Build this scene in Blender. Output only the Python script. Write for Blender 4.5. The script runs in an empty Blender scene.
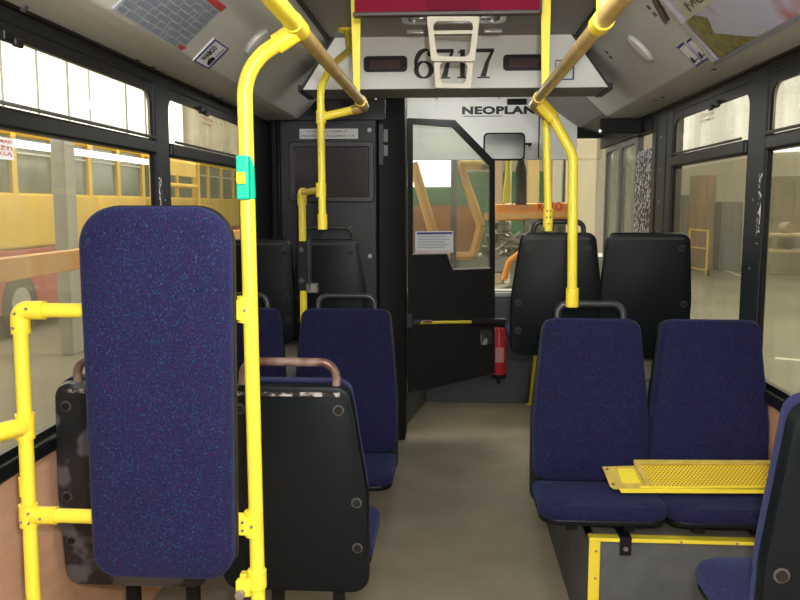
import bpy, bmesh, math, random
from mathutils import Vector, Matrix, Euler
random.seed(7)
SC = bpy.context.scene
COL = SC.collection
PI = math.pi
# ------------------------------------------------------------------ camera
FPX = 800.0
EYE = Vector((0, 0, 1.6))
PITCH = math.atan(95 / FPX)
YAW = math.atan(50 / FPX * math.cos(PITCH))
cF = Vector((-math.sin(YAW) * math.cos(PITCH), math.cos(YAW) * math.cos(PITCH), -math.sin(PITCH)))
cR = Vector((math.cos(YAW), math.sin(YAW), 0))
cU = cR.cross(cF)
cam = bpy.data.cameras.new('camera'); camo = bpy.data.objects.new('camera', cam); COL.objects.link(camo)
cam.sensor_width = 36; cam.lens = 36 * FPX / 800; cam.clip_start = 0.05; cam.clip_end = 200
camo.matrix_world = Matrix(((cR.x, cU.x, -cF.x, EYE.x), (cR.y, cU.y, -cF.y, EYE.y), (cR.z, cU.z, -cF.z, EYE.z), (0, 0, 0, 1)))
SC.camera = camo
# ------------------------------------------------------------------ world, lights, exposure
w = bpy.data.worlds.new('world'); SC.world = w; w.use_nodes = True
w.node_tree.nodes['Background'].inputs[0].default_value = (0.85, 0.9, 1.0, 1)
w.node_tree.nodes['Background'].inputs[1].default_value = 0.25
SC.view_settings.view_transform = 'Standard'; SC.view_settings.look = 'None'
SC.view_settings.gamma = 1; SC.view_settings.use_curve_mapping = False
SC.view_settings.exposure = 1.32


def lamp(name, kind, loc, energy, color=(1, 1, 1), size=0.1, size_y=None, target=None):
    l = bpy.data.lights.new(name, kind); l.energy = energy; l.color = color
    if kind == 'AREA':
        l.size = size
        if size_y:
            l.shape = 'RECTANGLE'; l.size_y = size_y
    else:
        l.shadow_soft_size = size
    o = bpy.data.objects.new(name, l); o.location = loc; COL.objects.link(o)
    if target is not None:
        o.rotation_euler = (Vector(target) - Vector(loc)).to_track_quat('-Z', 'Y').to_euler()
    return o


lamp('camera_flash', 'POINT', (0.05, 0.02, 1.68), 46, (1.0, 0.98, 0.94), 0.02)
for yy, e in ((-1.2, 26), (0.2, 22), (1.4, 13), (5.5, 7)):
    lamp('saloon_fill_light', 'POINT', (0, yy, 2.36 if yy > 2 else 2.26), e, (1.0, 0.98, 0.93), 0.12)  # added fill lights, all out of view, brightening the saloon and front end
lamp('hall_lamp_left', 'AREA', (-5.5, 12, 7.4), 330, (1.0, 0.93, 0.8), 6, 18, (-5.5, 12, 0))
lamp('hall_lamp_right', 'AREA', (7, 12, 7.4), 400, (1.0, 0.93, 0.78), 6, 18, (7, 12, 0))
lamp('hall_lamp_front', 'AREA', (0.5, 14, 7.4), 560, (1.0, 0.95, 0.85), 4, 8, (0.5, 12, 0))

# ------------------------------------------------------------------ helpers


def P(px, py, Y):
    d = cF + cR * ((px - 400) / FPX) + cU * ((300 - py) / FPX)
    return EYE + d * (Y / d.y)


def PX(px, Y, py=300):
    return P(px, py, Y).x


def HIT(px, py, p0, n):
    d = cF + cR * ((px - 400) / FPX) + cU * ((300 - py) / FPX)
    return EYE + d * ((Vector(p0) - EYE).dot(n) / d.dot(n))


MATS = {}


def mat(name, color, rough=0.5, metal=0.0, spec=0.5, noise=0.0, nscale=20, bump=0.0, bscale=None, coat=0.0, color2=None):
    if name in MATS:
        return MATS[name]
    m = bpy.data.materials.new(name); m.use_nodes = True
    nt = m.node_tree; b = nt.nodes['Principled BSDF']
    b.inputs['Base Color'].default_value = (*color, 1)
    b.inputs['Roughness'].default_value = rough
    b.inputs['Metallic'].default_value = metal
    b.inputs['Specular IOR Level'].default_value = spec
    b.inputs['Coat Weight'].default_value = coat
    tc = nt.nodes.new('ShaderNodeTexCoord')
    if noise > 0 or color2:
        n = nt.nodes.new('ShaderNodeTexNoise'); n.inputs['Scale'].default_value = nscale; n.inputs['Detail'].default_value = 6
        nt.links.new(tc.outputs['Object'], n.inputs['Vector'])
        r = nt.nodes.new('ShaderNodeValToRGB')
        c2 = color2 or tuple(max(0, c * (1 - noise)) for c in color)
        r.color_ramp.elements[0].position = 0.35; r.color_ramp.elements[1].position = 0.65
        r.color_ramp.elements[0].color = (*c2, 1); r.color_ramp.elements[1].color = (*color, 1)
        nt.links.new(n.outputs['Fac'], r.inputs['Fac']); nt.links.new(r.outputs['Color'], b.inputs['Base Color'])
    if bump > 0:
        n2 = nt.nodes.new('ShaderNodeTexNoise'); n2.inputs['Scale'].default_value = bscale or 200
        nt.links.new(tc.outputs['Object'], n2.inputs['Vector'])
        bp = nt.nodes.new('ShaderNodeBump'); bp.inputs['Strength'].default_value = bump; bp.inputs['Distance'].default_value = 0.003
        nt.links.new(n2.outputs['Fac'], bp.inputs['Height']); nt.links.new(bp.outputs['Normal'], b.inputs['Normal'])
    MATS[name] = m
    return m


def emis(name, color, strength):
    if name in MATS:
        return MATS[name]
    m = bpy.data.materials.new(name); m.use_nodes = True
    b = m.node_tree.nodes['Principled BSDF']
    b.inputs['Base Color'].default_value = (0.8, 0.8, 0.8, 1)
    b.inputs['Emission Color'].default_value = (*color, 1); b.inputs['Emission Strength'].default_value = strength
    MATS[name] = m
    return m


def fabric():
    m = bpy.data.materials.new('blue_speckled_moquette'); m.use_nodes = True
    nt = m.node_tree; b = nt.nodes['Principled BSDF']; L = nt.links
    tc = nt.nodes.new('ShaderNodeTexCoord')
    base = nt.nodes.new('ShaderNodeTexNoise'); base.inputs['Scale'].default_value = 9; base.inputs['Detail'].default_value = 3
    L.new(tc.outputs['Object'], base.inputs['Vector'])
    r0 = nt.nodes.new('ShaderNodeValToRGB')
    r0.color_ramp.elements[0].color = (0.0085, 0.0078, 0.037, 1); r0.color_ramp.elements[1].color = (0.013, 0.0115, 0.052, 1)
    L.new(base.outputs['Fac'], r0.inputs['Fac'])
    prev = r0.outputs['Color']
    for sc_, lo, col, off in ((240, 0.63, (0.009, 0.036, 0.095, 1), 0), (215, 0.63, (0.028, 0.007, 0.045, 1), 5), (200, 0.66, (0.006, 0.006, 0.03, 1), 11), (190, 0.72, (0.026, 0.06, 0.13, 1), 17)):
        mp = nt.nodes.new('ShaderNodeMapping'); mp.inputs['Location'].default_value = (off, off, off)
        L.new(tc.outputs['Object'], mp.inputs['Vector'])
        n = nt.nodes.new('ShaderNodeTexNoise'); n.inputs['Scale'].default_value = sc_; n.inputs['Detail'].default_value = 1
        L.new(mp.outputs['Vector'], n.inputs['Vector'])
        r = nt.nodes.new('ShaderNodeValToRGB')
        r.color_ramp.elements[0].position = lo - 0.05; r.color_ramp.elements[1].position = lo + 0.03
        r.color_ramp.elements[0].color = (0, 0, 0, 1); r.color_ramp.elements[1].color = (1, 1, 1, 1)
        L.new(n.outputs['Fac'], r.inputs['Fac'])
        mx = nt.nodes.new('ShaderNodeMix'); mx.data_type = 'RGBA'
        L.new(r.outputs['Color'], mx.inputs['Factor']); L.new(prev, mx.inputs['A']); mx.inputs['B'].default_value = col
        prev = mx.outputs['Result']
    L.new(prev, b.inputs['Base Color'])
    b.inputs['Roughness'].default_value = 0.9; b.inputs['Specular IOR Level'].default_value = 0.15
    b.inputs['Sheen Weight'].default_value = 0.12; b.inputs['Sheen Tint'].default_value = (0.3, 0.4, 0.9, 1)
    n2 = nt.nodes.new('ShaderNodeTexNoise'); n2.inputs['Scale'].default_value = 350
    L.new(tc.outputs['Object'], n2.inputs['Vector'])
    bp = nt.nodes.new('ShaderNodeBump'); bp.inputs['Strength'].default_value = 0.5; bp.inputs['Distance'].default_value = 0.002
    L.new(n2.outputs['Fac'], bp.inputs['Height']); L.new(bp.outputs['Normal'], b.inputs['Normal'])
    return m


def glass(name, dirt, color=(0.75, 0.68, 0.5), scale=3.0, refl=0.06):
    """clear pane with a film of dust and streaks"""
    m = bpy.data.materials.new(name); m.use_nodes = True
    nt = m.node_tree; L = nt.links; nt.nodes.clear()
    out = nt.nodes.new('ShaderNodeOutputMaterial')
    tr = nt.nodes.new('ShaderNodeBsdfTransparent'); tr.inputs[0].default_value = (0.93, 0.95, 0.9, 1)
    df = nt.nodes.new('ShaderNodeBsdfDiffuse'); df.inputs[0].default_value = (*color, 1)
    gl = nt.nodes.new('ShaderNodeBsdfGlossy'); gl.inputs['Roughness'].default_value = 0.03
    tc = nt.nodes.new('ShaderNodeTexCoord')
    mp = nt.nodes.new('ShaderNodeMapping'); mp.inputs['Scale'].default_value = (scale, scale, scale * 0.35)
    L.new(tc.outputs['Object'], mp.inputs['Vector'])
    n = nt.nodes.new('ShaderNodeTexNoise'); n.inputs['Scale'].default_value = 2.0; n.inputs['Detail'].default_value = 8
    L.new(mp.outputs['Vector'], n.inputs['Vector'])
    mr = nt.nodes.new('ShaderNodeMapRange'); mr.inputs['From Min'].default_value = 0.3; mr.inputs['From Max'].default_value = 0.75
    mr.inputs['To Min'].default_value = dirt * 0.6; mr.inputs['To Max'].default_value = dirt * 1.5
    L.new(n.outputs['Fac'], mr.inputs['Value'])
    m1 = nt.nodes.new('ShaderNodeMixShader'); L.new(mr.outputs['Result'], m1.inputs[0]); L.new(tr.outputs[0], m1.inputs[1]); L.new(df.outputs[0], m1.inputs[2])
    m2 = nt.nodes.new('ShaderNodeMixShader'); m2.inputs[0].default_value = refl
    L.new(m1.outputs[0], m2.inputs[1]); L.new(gl.outputs[0], m2.inputs[2]); L.new(m2.outputs[0], out.inputs[0])
    MATS[name] = m
    return m


def blotch(name, c1, c2, scale, lo, hi, rough=0.5, detail=4, stretch=(1, 1, 1), metal=0.0, spec=0.5):
    m = bpy.data.materials.new(name); m.use_nodes = True
    nt = m.node_tree; L = nt.links; b = nt.nodes['Principled BSDF']
    b.inputs['Roughness'].default_value = rough; b.inputs['Metallic'].default_value = metal
    b.inputs['Specular IOR Level'].default_value = spec
    tc = nt.nodes.new('ShaderNodeTexCoord'); mp = nt.nodes.new('ShaderNodeMapping'); mp.inputs['Scale'].default_value = stretch
    L.new(tc.outputs['Object'], mp.inputs['Vector'])
    n = nt.nodes.new('ShaderNodeTexNoise'); n.inputs['Scale'].default_value = scale; n.inputs['Detail'].default_value = detail
    L.new(mp.outputs['Vector'], n.inputs['Vector'])
    r = nt.nodes.new('ShaderNodeValToRGB'); r.color_ramp.elements[0].position = lo; r.color_ramp.elements[1].position = hi
    r.color_ramp.elements[0].color = (*c1, 1); r.color_ramp.elements[1].color = (*c2, 1)
    L.new(n.outputs['Fac'], r.inputs['Fac']); L.new(r.outputs['Color'], b.inputs['Base Color'])
    MATS[name] = m
    return m


def dots(name, c1, c2, pitch, axes=(0, 1), thr=0.35, rough=0.5, spec=0.3, metal=0.0):
    """regular round perforations in a sheet, in object coordinates"""
    m = bpy.data.materials.new(name); m.use_nodes = True
    nt = m.node_tree; L = nt.links; b = nt.nodes['Principled BSDF']
    b.inputs['Roughness'].default_value = rough; b.inputs['Specular IOR Level'].default_value = spec; b.inputs['Metallic'].default_value = metal
    tc = nt.nodes.new('ShaderNodeTexCoord'); sp = nt.nodes.new('ShaderNodeSeparateXYZ'); L.new(tc.outputs['Object'], sp.inputs[0])
    outs = []
    for a in axes:
        mu = nt.nodes.new('ShaderNodeMath'); mu.operation = 'MULTIPLY'; mu.inputs[1].default_value = 2 * PI / pitch
        L.new(sp.outputs[a], mu.inputs[0])
        s = nt.nodes.new('ShaderNodeMath'); s.operation = 'SINE'; L.new(mu.outputs[0], s.inputs[0]); outs.append(s)
    mm = nt.nodes.new('ShaderNodeMath'); mm.operation = 'MULTIPLY'; L.new(outs[0].outputs[0], mm.inputs[0]); L.new(outs[1].outputs[0], mm.inputs[1])
    g = nt.nodes.new('ShaderNodeMath'); g.operation = 'GREATER_THAN'; g.inputs[1].default_value = thr; L.new(mm.outputs[0], g.inputs[0])
    mx = nt.nodes.new('ShaderNodeMix'); mx.data_type = 'RGBA'; mx.inputs['A'].default_value = (*c1, 1); mx.inputs['B'].default_value = (*c2, 1)
    L.new(g.outputs[0], mx.inputs['Factor']); L.new(mx.outputs['Result'], b.inputs['Base Color'])
    MATS[name] = m
    return m


FAB = fabric()
SHELL = mat('black_seat_plastic', (0.0025, 0.0050, 0.0075), 0.42, spec=0.25, bump=0.15, bscale=500)
WORN = blotch('scuffed_black_plastic', (0.012, 0.014, 0.017), (0.085, 0.085, 0.105), 9, 0.50, 0.56, 0.4, 3)
SCUFF = blotch('light_scuffs_on_edge', (0.012, 0.013, 0.015), (0.42, 0.38, 0.38), 30, 0.5, 0.6, 0.5, 3)
YEL = mat('yellow_powder_coat', (0.84, 0.70, 0.055), 0.35, spec=0.5)
YELF = mat('yellow_clamp_plastic', (0.86, 0.68, 0.045), 0.4)
BRASS = blotch('worn_handrail_metal', (0.50, 0.33, 0.11), (0.66, 0.50, 0.20), 14, 0.35, 0.7, 0.33, 5, metal=0.25)
BLACK = mat('matt_black_panel', (0.005, 0.005, 0.006), 0.6, spec=0.3)
FRAME = mat('black_window_rubber', (0.007, 0.0075, 0.009), 0.4, spec=0.35)
DGREY = mat('dark_grey_cab_panel', (0.019, 0.022, 0.030), 0.45, noise=0.2, nscale=3)
PILLAR = mat('dark_blue_grey_pillar', (0.018, 0.025, 0.034), 0.5)
METAL = mat('bare_steel', (0.55, 0.55, 0.55), 0.3, 0.9)
BOLT = mat('bolt_heads', (0.35, 0.35, 0.36), 0.35, 0.8)
HOLE = mat('screw_recess_black', (0.006, 0.006, 0.006), 0.4)
COVE = mat('grey_ceiling_laminate', (0.60, 0.61, 0.575), 0.55, noise=0.1, nscale=1.5)
WHITE = mat('white_painted_panel', (0.93, 0.95, 0.92), 0.5, noise=0.02, nscale=3)
CREAM = mat('cream_metal_bracket', (0.42, 0.39, 0.31), 0.5)
GREY = mat('grey_panel_paint', (0.20, 0.20, 0.19), 0.55)
CEIL = dots('perforated_ceiling_sheet', (0.34, 0.32, 0.29), (0.15, 0.14, 0.125), 0.016, (0, 1), 0.2)
PEACH = blotch('peach_wood_laminate', (0.66, 0.38, 0.24), (0.74, 0.46, 0.30), 4, 0.3, 0.7, 0.5, 8, (1, 1, 6))
FLOOR = blotch('worn_grey_brown_vinyl', (0.24, 0.205, 0.15), (0.31, 0.27, 0.20), 3.5, 0.3, 0.7, 0.75, 10, spec=0.25)
PODIUM = blotch('speckled_grey_floor_covering', (0.065, 0.075, 0.082), (0.10, 0.11, 0.115), 12, 0.3, 0.7, 0.6, 10)
TREADTOP = blotch('dusty_beige_floor_covering', (0.18, 0.165, 0.14), (0.24, 0.22, 0.19), 9, 0.3, 0.7, 0.7, 8)
FLAKED = blotch('black_paint_with_white_flakes', (0.010, 0.011, 0.014), (0.8, 0.8, 0.85), 55, 0.52, 0.56, 0.5, 2)
RED = mat('red_paint', (0.55, 0.02, 0.03), 0.35)
GREEN = mat('turquoise_green_plastic', (0.0, 0.42, 0.25), 0.4)
INK = mat('black_ink', (0.01, 0.01, 0.012), 0.5)
PAPER = mat('white_sticker_paper', (0.85, 0.86, 0.88), 0.5)
NAVY = mat('navy_blue_ink', (0.03, 0.05, 0.28), 0.5)
REDINK = mat('red_ink', (0.55, 0.06, 0.05), 0.5)
SCREEN = mat('dark_screen', (0.016, 0.009, 0.018), 0.18)
GLASS = glass('dusty_window_glass', 0.17)
GLASSU = glass('dusty_upper_window_glass', 0.30)
GLASSW = glass('windscreen_glass', 0.05)
GLASSD = glass('greyed_door_glass', 0.42, (0.42, 0.45, 0.38))
GLASSC = glass('cab_door_glass', 0.07, (0.7, 0.7, 0.65))

# ---- mesh helpers


def obj(name, bm, m, parent=None, smooth=True, bevel=0, seg=2, world=True):
    me = bpy.data.meshes.new(name)
    bmesh.ops.recalc_face_normals(bm, faces=bm.faces[:])
    bm.to_mesh(me); bm.free()
    me.materials.append(m)
    o = bpy.data.objects.new(name, me); COL.objects.link(o)
    if smooth:
        for p in me.polygons:
            p.use_smooth = True
        md = o.modifiers.new('split', 'EDGE_SPLIT'); md.split_angle = math.radians(40)
    if bevel:
        if smooth:
            o.modifiers.remove(md)
        b = o.modifiers.new('bevel', 'BEVEL'); b.width = bevel; b.segments = seg; b.limit_method = 'ANGLE'; b.angle_limit = math.radians(35)
        for p in me.polygons:
            p.use_smooth = True
        b.harden_normals = True
    if parent is not None:
        o.parent = parent
        if world:
            top = parent
            mi = parent.get('_loc')
            if mi is not None:
                o.matrix_parent_inverse = Matrix.Translation(-Vector(mi))
        o['_loc'] = (0, 0, 0)
    return o


def tag(o, label, cat, group=None):
    o['label'] = label; o['category'] = cat
    if group:
        o['group'] = group
    return o


def thing(name, label, cat, loc=(0, 0, 0), rz=0, group=None):
    o = bpy.data.objects.new(name, None); COL.objects.link(o); o.empty_display_size = 0.1
    o.location = loc; o.rotation_euler = (0, 0, rz); o['_loc'] = tuple(loc)
    return tag(o, label, cat, group)


def struct(name, bm, m, parent=None, **k):
    o = obj(name, bm, m, parent, **k)
    if parent is None:
        o['kind'] = 'structure'
    return o


def box(bm, x0, x1, y0, y1, z0, z1):
    v = [bm.verts.new((x, y, z)) for z in (z0, z1) for y in (y0, y1) for x in (x0, x1)]
    for f in ((0, 2, 3, 1), (4, 5, 7, 6), (0, 1, 5, 4), (2, 6, 7, 3), (0, 4, 6, 2), (1, 3, 7, 5)):
        bm.faces.new([v[i] for i in f])
    return bm


def B(*a):
    return box(bmesh.new(), *a)


def poly(bm, pts, d):
    """prism: outline pts (3D, coplanar) extruded by vector d"""
    d = Vector(d)
    a = [bm.verts.new(p) for p in pts]; b = [bm.verts.new(Vector(p) + d) for p in pts]
    bm.faces.new(a); bm.faces.new(b[::-1])
    n = len(pts)
    for i in range(n):
        bm.faces.new((a[i], b[i], b[(i + 1) % n], a[(i + 1) % n]))
    return bm


def ringp(bm, outer, inner, d):
    d = Vector(d); n = len(outer)
    o1 = [bm.verts.new(p) for p in outer]; i1 = [bm.verts.new(p) for p in inner]
    o2 = [bm.verts.new(Vector(p) + d) for p in outer]; i2 = [bm.verts.new(Vector(p) + d) for p in inner]
    for k in range(n):
        j = (k + 1) % n
        bm.faces.new((o1[k], o1[j], i1[j], i1[k])); bm.faces.new((o2[k], i2[k], i2[j], o2[j]))
        bm.faces.new((o1[k], o2[k], o2[j], o1[j])); bm.faces.new((i1[k], i1[j], i2[j], i2[k]))
    return bm


def rrect(x0, x1, y0, y1, r, n=6):
    out = []
    for cx, cy, a0 in ((x1 - r, y1 - r, 0), (x0 + r, y1 - r, 90), (x0 + r, y0 + r, 180), (x1 - r, y0 + r, 270)):
        for k in range(n + 1):
            a = math.radians(a0 + 90 * k / n)
            out.append((cx + r * math.cos(a), cy + r * math.sin(a)))
    return out


def fillet(pts, r, n=6, closed=False):
    """2D or 3D corner rounding; r a number or a list"""
    P_ = [Vector(p) for p in pts]; N = len(P_); out = []
    for i, p in enumerate(P_):
        ri = r[i] if isinstance(r, (list, tuple)) else r
        if (not closed and i in (0, N - 1)) or ri <= 0:
            out.append(p); continue
        a = (P_[i - 1] - p); b = (P_[(i + 1) % N] - p)
        la, lb = a.length, b.length; a.normalize(); b.normalize()
        ang = a.angle(b)
        if ang > PI - 0.02:
            out.append(p); continue
        t = min(ri / math.tan(ang / 2), la * 0.49, lb * 0.49)
        re = t * math.tan(ang / 2)
        c = p + (a + b).normalized() * (re / math.sin(ang / 2))
        s = p + a * t; e = p + b * t
        vs, ve = s - c, e - c; tot = vs.angle(ve)
        for k in range(n + 1):
            f = k / n
            out.append(c + (vs * math.sin((1 - f) * tot) + ve * math.sin(f * tot)) / math.sin(tot))
    return out


def tube(bm, pts, r, seg=14, cap=True):
    pts = [Vector(p) for p in pts]
    T = []
    for i in range(len(pts)):
        a = pts[max(0, i - 1)]; b = pts[min(len(pts) - 1, i + 1)]
        T.append((b - a).normalized())
    up = Vector((0, 0, 1)) if abs(T[0].z) < 0.9 else Vector((1, 0, 0))
    n = (up - T[0] * up.dot(T[0])).normalized()
    rings = []
    for i, p in enumerate(pts):
        n = (n - T[i] * n.dot(T[i])).normalized(); b = T[i].cross(n)
        rr = r[i] if isinstance(r, (list, tuple)) else r
        rings.append([bm.verts.new(p + (n * math.cos(2 * PI * k / seg) + b * math.sin(2 * PI * k / seg)) * rr) for k in range(seg)])
    for i in range(len(rings) - 1):
        for k in range(seg):
            j = (k + 1) % seg
            bm.faces.new((rings[i][k], rings[i][j], rings[i + 1][j], rings[i + 1][k]))
    if cap:
        bm.faces.new(rings[0][::-1]); bm.faces.new(rings[-1])
    return bm


def T_(pts, r, fr=0, seg=14):
    return tube(bmesh.new(), fillet(pts, fr) if fr else pts, r, seg)


def disc(bm, c, n, r, h, seg=16):
    n = Vector(n).normalized(); c = Vector(c)
    return tube(bm, [c, c + n * h], r, seg)


def textobj(name, body, m, parent, width, height, origin, ux, uy, bold=0.0, space=1.0):
    """lettering as a thin mesh: origin is the lower left corner, ux / uy unit vectors"""
    cu = bpy.data.curves.new(name, 'FONT'); cu.body = body; cu.offset = bold; cu.space_character = space; cu.resolution_u = 4
    to = bpy.data.objects.new(name, cu); COL.objects.link(to)
    bpy.context.view_layer.update()
    me = bpy.data.meshes.new_from_object(to)
    bpy.data.objects.remove(to); bpy.data.curves.remove(cu)
    xs = [v.co.x for v in me.vertices]; ys = [v.co.y for v in me.vertices]
    x0, x1, y0, y1 = min(xs), max(xs), min(ys), max(ys)
    ux = Vector(ux).normalized(); uy = Vector(uy).normalized(); o0 = Vector(origin)
    for v in me.vertices:
        v.co = o0 + ux * ((v.co.x - x0) / (x1 - x0) * width) + uy * ((v.co.y - y0) / (y1 - y0) * height)
    me.materials.clear(); me.materials.append(m)
    me.name = name
    o = bpy.data.objects.new(name, me); COL.objects.link(o); o.parent = parent
    mi = parent.get('_loc') if parent else None
    if mi is not None:
        o.matrix_parent_inverse = Matrix.Translation(-Vector(mi))
    return o


def quadpts(c, u, v, u0, u1, v0, v1):
    c = Vector(c)
    return [c + u * u0 + v * v0, c + u * u1 + v * v0, c + u * u1 + v * v1, c + u * u0 + v * v1]


# ================================================================== THE SETTING
HW = 1.20
struct('floor', B(-HW, HW, -2.6, 6.6, -0.05, 0.0), FLOOR, smooth=False)
struct('ceiling', B(-0.66, 0.66, -2.6, 6.6, 2.452, 2.48), CEIL, smooth=False)
# coves between the flat ceiling and the window heads
prof = [(0.63, 2.45), (0.66, 2.435), (0.965, 2.145), (1.02, 2.137), (HW, 2.14)]
for s, nm in ((-1, 'left'), (1, 'right')):
    yend = 5.13
    bm = bmesh.new()
    pr = fillet([(x, z) for x, z in prof], [0, .02, .03, .03, 0], 3)
    pts = [Vector((s * p.x, -2.6, p.y)) for p in pr] + [Vector((s * (HW + .03), -2.6, 2.14)), Vector((s * (HW + .03), -2.6, 2.48)), Vector((s * 0.63, -2.6, 2.48))]
    poly(bm, pts, (0, yend + 2.6, 0))
    c = struct('ceiling_cove', bm, COVE)
    # dark seam between cove and flat ceiling
    struct('trim_%d' % (1 if s < 0 else 2), B(*sorted((s * 0.622, s * 0.640)), -2.6, 4.2, 2.438, 2.456), mat('dark_seam', (0.02, 0.02, 0.022), 0.5), smooth=False)
    # lower wall
    wl = struct('wall_%s' % nm, B(*sorted((s * HW, s * (HW + 0.05))), -2.6, 6.5 if s < 0 else 5.30, -0.05, 0.88), PEACH, smooth=False)
    # header above the windows and sill rail below them
    bm = B(*sorted((s * (HW - 0.008), s * (HW + 0.05))), -2.6, 5.1, 2.085, 2.139)
    struct('trim_%d' % (3 if s < 0 else 4), bm, FRAME, bevel=0.008)
    bm = B(*sorted((s * (HW - 0.03), s * (HW + 0.05))), -2.6, 4.66, 0.868, 0.915)
    struct('trim_%d' % (5 if s < 0 else 6), bm, FRAME, bevel=0.012)
    # thin dark channel above window head
    bm = tube(bmesh.new(), [(s * (HW - 0.012), -2.6, 2.137), (s * (HW - 0.012), 5.12, 2.137)], 0.008, 8)
    struct('trim_%d' % (7 if s < 0 else 8), bm, FRAME)
struct('wall_rear', B(-HW, HW, -2.66, -2.6, 0, 2.48), GREY, smooth=False)

# --- windows: frame, divider rail, two panes


def window(n, s, y0, y1, sticker=None):
    X = s * HW
    root = bpy.data.objects.new('window_%d' % n, None); COL.objects.link(root); root['kind'] = 'structure'; root['_loc'] = (0, 0, 0)
    z0, z1 = 0.905, 2.09
    outer = rrect(y0, y1, z0, z1, 0.02); inner = rrect(y0 + .022, y1 - .022, z0 + .03, z1 - .04, 0.06)
    o3 = [(X - s * .004, a, b) for a, b in outer]; i3 = [(X - s * .004, a, b) for a, b in inner]
    obj('window_frame', ringp(bmesh.new(), o3, i3, (s * 0.02, 0, 0)), FRAME, root)
    obj('divider_rail', B(*sorted((X - s * .02, X + s * .03)), y0 + .02, y1 - .02, 1.802, 1.862), FRAME, root, bevel=0.012)
    obj('hopper_lip', T_([(X - s * .022, y0 + .05, 1.868), (X - s * .022, y1 - .05, 1.868)], 0.006, 0, 8), mat('grey_gasket', (.12, .12, .12), .5), root)
    obj('lower_pane', B(*sorted((X + s * .010, X + s * .014)), y0 + .03, y1 - .03, z0 + .02, 1.79), GLASS, root, smooth=False)
    obj('upper_pane', B(*sorted((X + s * .004, X + s * .008)), y0 + .03, y1 - .03, 1.83, z1 - .02), GLASSU, root, smooth=False)
    # hopper latches hanging from the head
    for yy in (y0 + (y1 - y0) * .35, ):
        bm = B(*sorted((X - s * .03, X - s * .01)), yy - .04, yy + .04, 2.030, 2.062)
        box(bm, *sorted((X - s * .045, X - s * .03)), yy - .012, yy + .03, 2.020, 2.045)
        obj('hopper_latch', bm, FRAME, root, bevel=0.006)
    return root


window(1, -1, 1.55, 3.235); window(2, -1, 3.375, 4.66); window(3, -1, -0.9, 1.45)
window(4, 1, 1.62, 3.165); window(5, 1, 3.335, 4.46); window(6, 1, -0.9, 1.5)
for s, y0, y1, n in ((-1, 3.225, 3.385, 9), (1, 3.155, 3.345, 10), (-1, 1.44, 1.56, 11), (1, 1.49, 1.63, 12), (-1, 4.65, 4.75, 13)):
    X = s * HW
    bm = B(*sorted((X - s * .010, X + s * .018)), y0, y1, 0.9, 2.13)
    t = struct('trim_%d' % n, bm, PILLAR, bevel=0.012)
    bm = bmesh.new()
    for z in (1.05, 1.35, 1.62):
        disc(bm, (X - s * .010, (y0 + y1) / 2, z), (-s, 0, 0), 0.006, 0.003, 10)
    obj('pillar_screws', bm, METAL, t)
    if y0 > 3:
        obj('flaked_strip', B(*sorted((X - s * .013, X - s * .009)), y0 + .015, y0 + .04, 1.45, 1.72), FLAKED, t, smooth=False)

# --- front end, right: flaked pillar, door post, front door glazing
bm = B(HW - .012, HW + .05, 4.45, 4.56, 0, 2.13); struct('trim_14', bm, PILLAR, bevel=0.01)
bm = B(HW - .012, HW + .05, 4.575, 4.76, 0, 2.13); t = struct('trim_15', bm, PILLAR, bevel=0.01)
bm = bmesh.new()
for z in (1.45, 1.62, 1.80, 1.98):
    disc(bm, (HW - .012, 4.67, z), (-1, 0, 0), 0.006, 0.004, 10)
obj('post_screws', bm, METAL, t)
struct('trim_16', B(HW - .016, HW + .05, 4.78, 4.87, 0, 2.13), FRAME, bevel=0.008)
pf = struct('trim_17', B(HW - .010, HW + .04, 4.88, 5.30, 0.0, 1.935), FLAKED, smooth=False)
struct('wall_right.001', B(HW - .02, HW + .05, 4.88, 6.5, 2.04, 2.14), BLACK, smooth=False)
dr = bpy.data.objects.new('door_1', None); COL.objects.link(dr); dr['kind'] = 'structure'; dr['_loc'] = (0, 0, 0)
for a, b in ((5.31, 5.84), (5.85, 6.38)):
    o3 = [(HW, p, q) for p, q in rrect(a, b, 0.05, 2.04, .02)]; i3 = [(HW, p, q) for p, q in rrect(a + .035, b - .035, 0.25, 2.0, .05)]
    obj('door_frame', ringp(bmesh.new(), o3, i3, (.04, 0, 0)), mat('grey_door_frame', (.16, .17, .16), .5), dr)
    obj('door_pane', B(HW + .015, HW + .02, a + .03, b - .03, .2, 2.02), GLASSD, dr, smooth=False)

struct('wall_left.003', B(-HW - .05, -HW + .02, 4.72, 5.3, 0.88, 2.14), DGREY, smooth=False)
# --- front wall: white panel above windscreen, windscreen, dash
YF = 6.42
XE = PX(577, YF, 140)
struct('wall_front', B(-HW, XE, YF, YF + .06, 1.955, 2.48), WHITE, smooth=False)
obj('panel_joint', B(PX(535, YF), PX(536.2, YF), YF - .003, YF, 1.96, 2.45), INK, bpy.data.objects['wall_front'], smooth=False)
ld = YF - .006
textobj('maker_lettering', 'NEOPLAN', INK, bpy.data.objects['wall_front'], PX(533, ld) - PX(462, ld), 0.062, P(462, 114.5, ld), (1, 0, 0), (0, 0, 1), 0.05, 1.08)
obj('lettering_underline', B(PX(462, ld), PX(500, ld), ld, ld + .003, P(462, 116.6, ld).z, P(462, 116, ld).z), INK, bpy.data.objects['wall_front'], smooth=False)
struct('wall_front_lower', B(-HW, HW, YF - .02, YF + .2, -0.05, 0.86), mat('grey_blue_dash_front', (.075, .08, .10), .5, noise=.2, nscale=5), bevel=.02)
struct('trim_18', B(-HW, HW, YF + .0, YF + .28, 0.862, 0.905), mat('pale_dash_edge', (.45, .45, .42), .5), bevel=.012)
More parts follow.
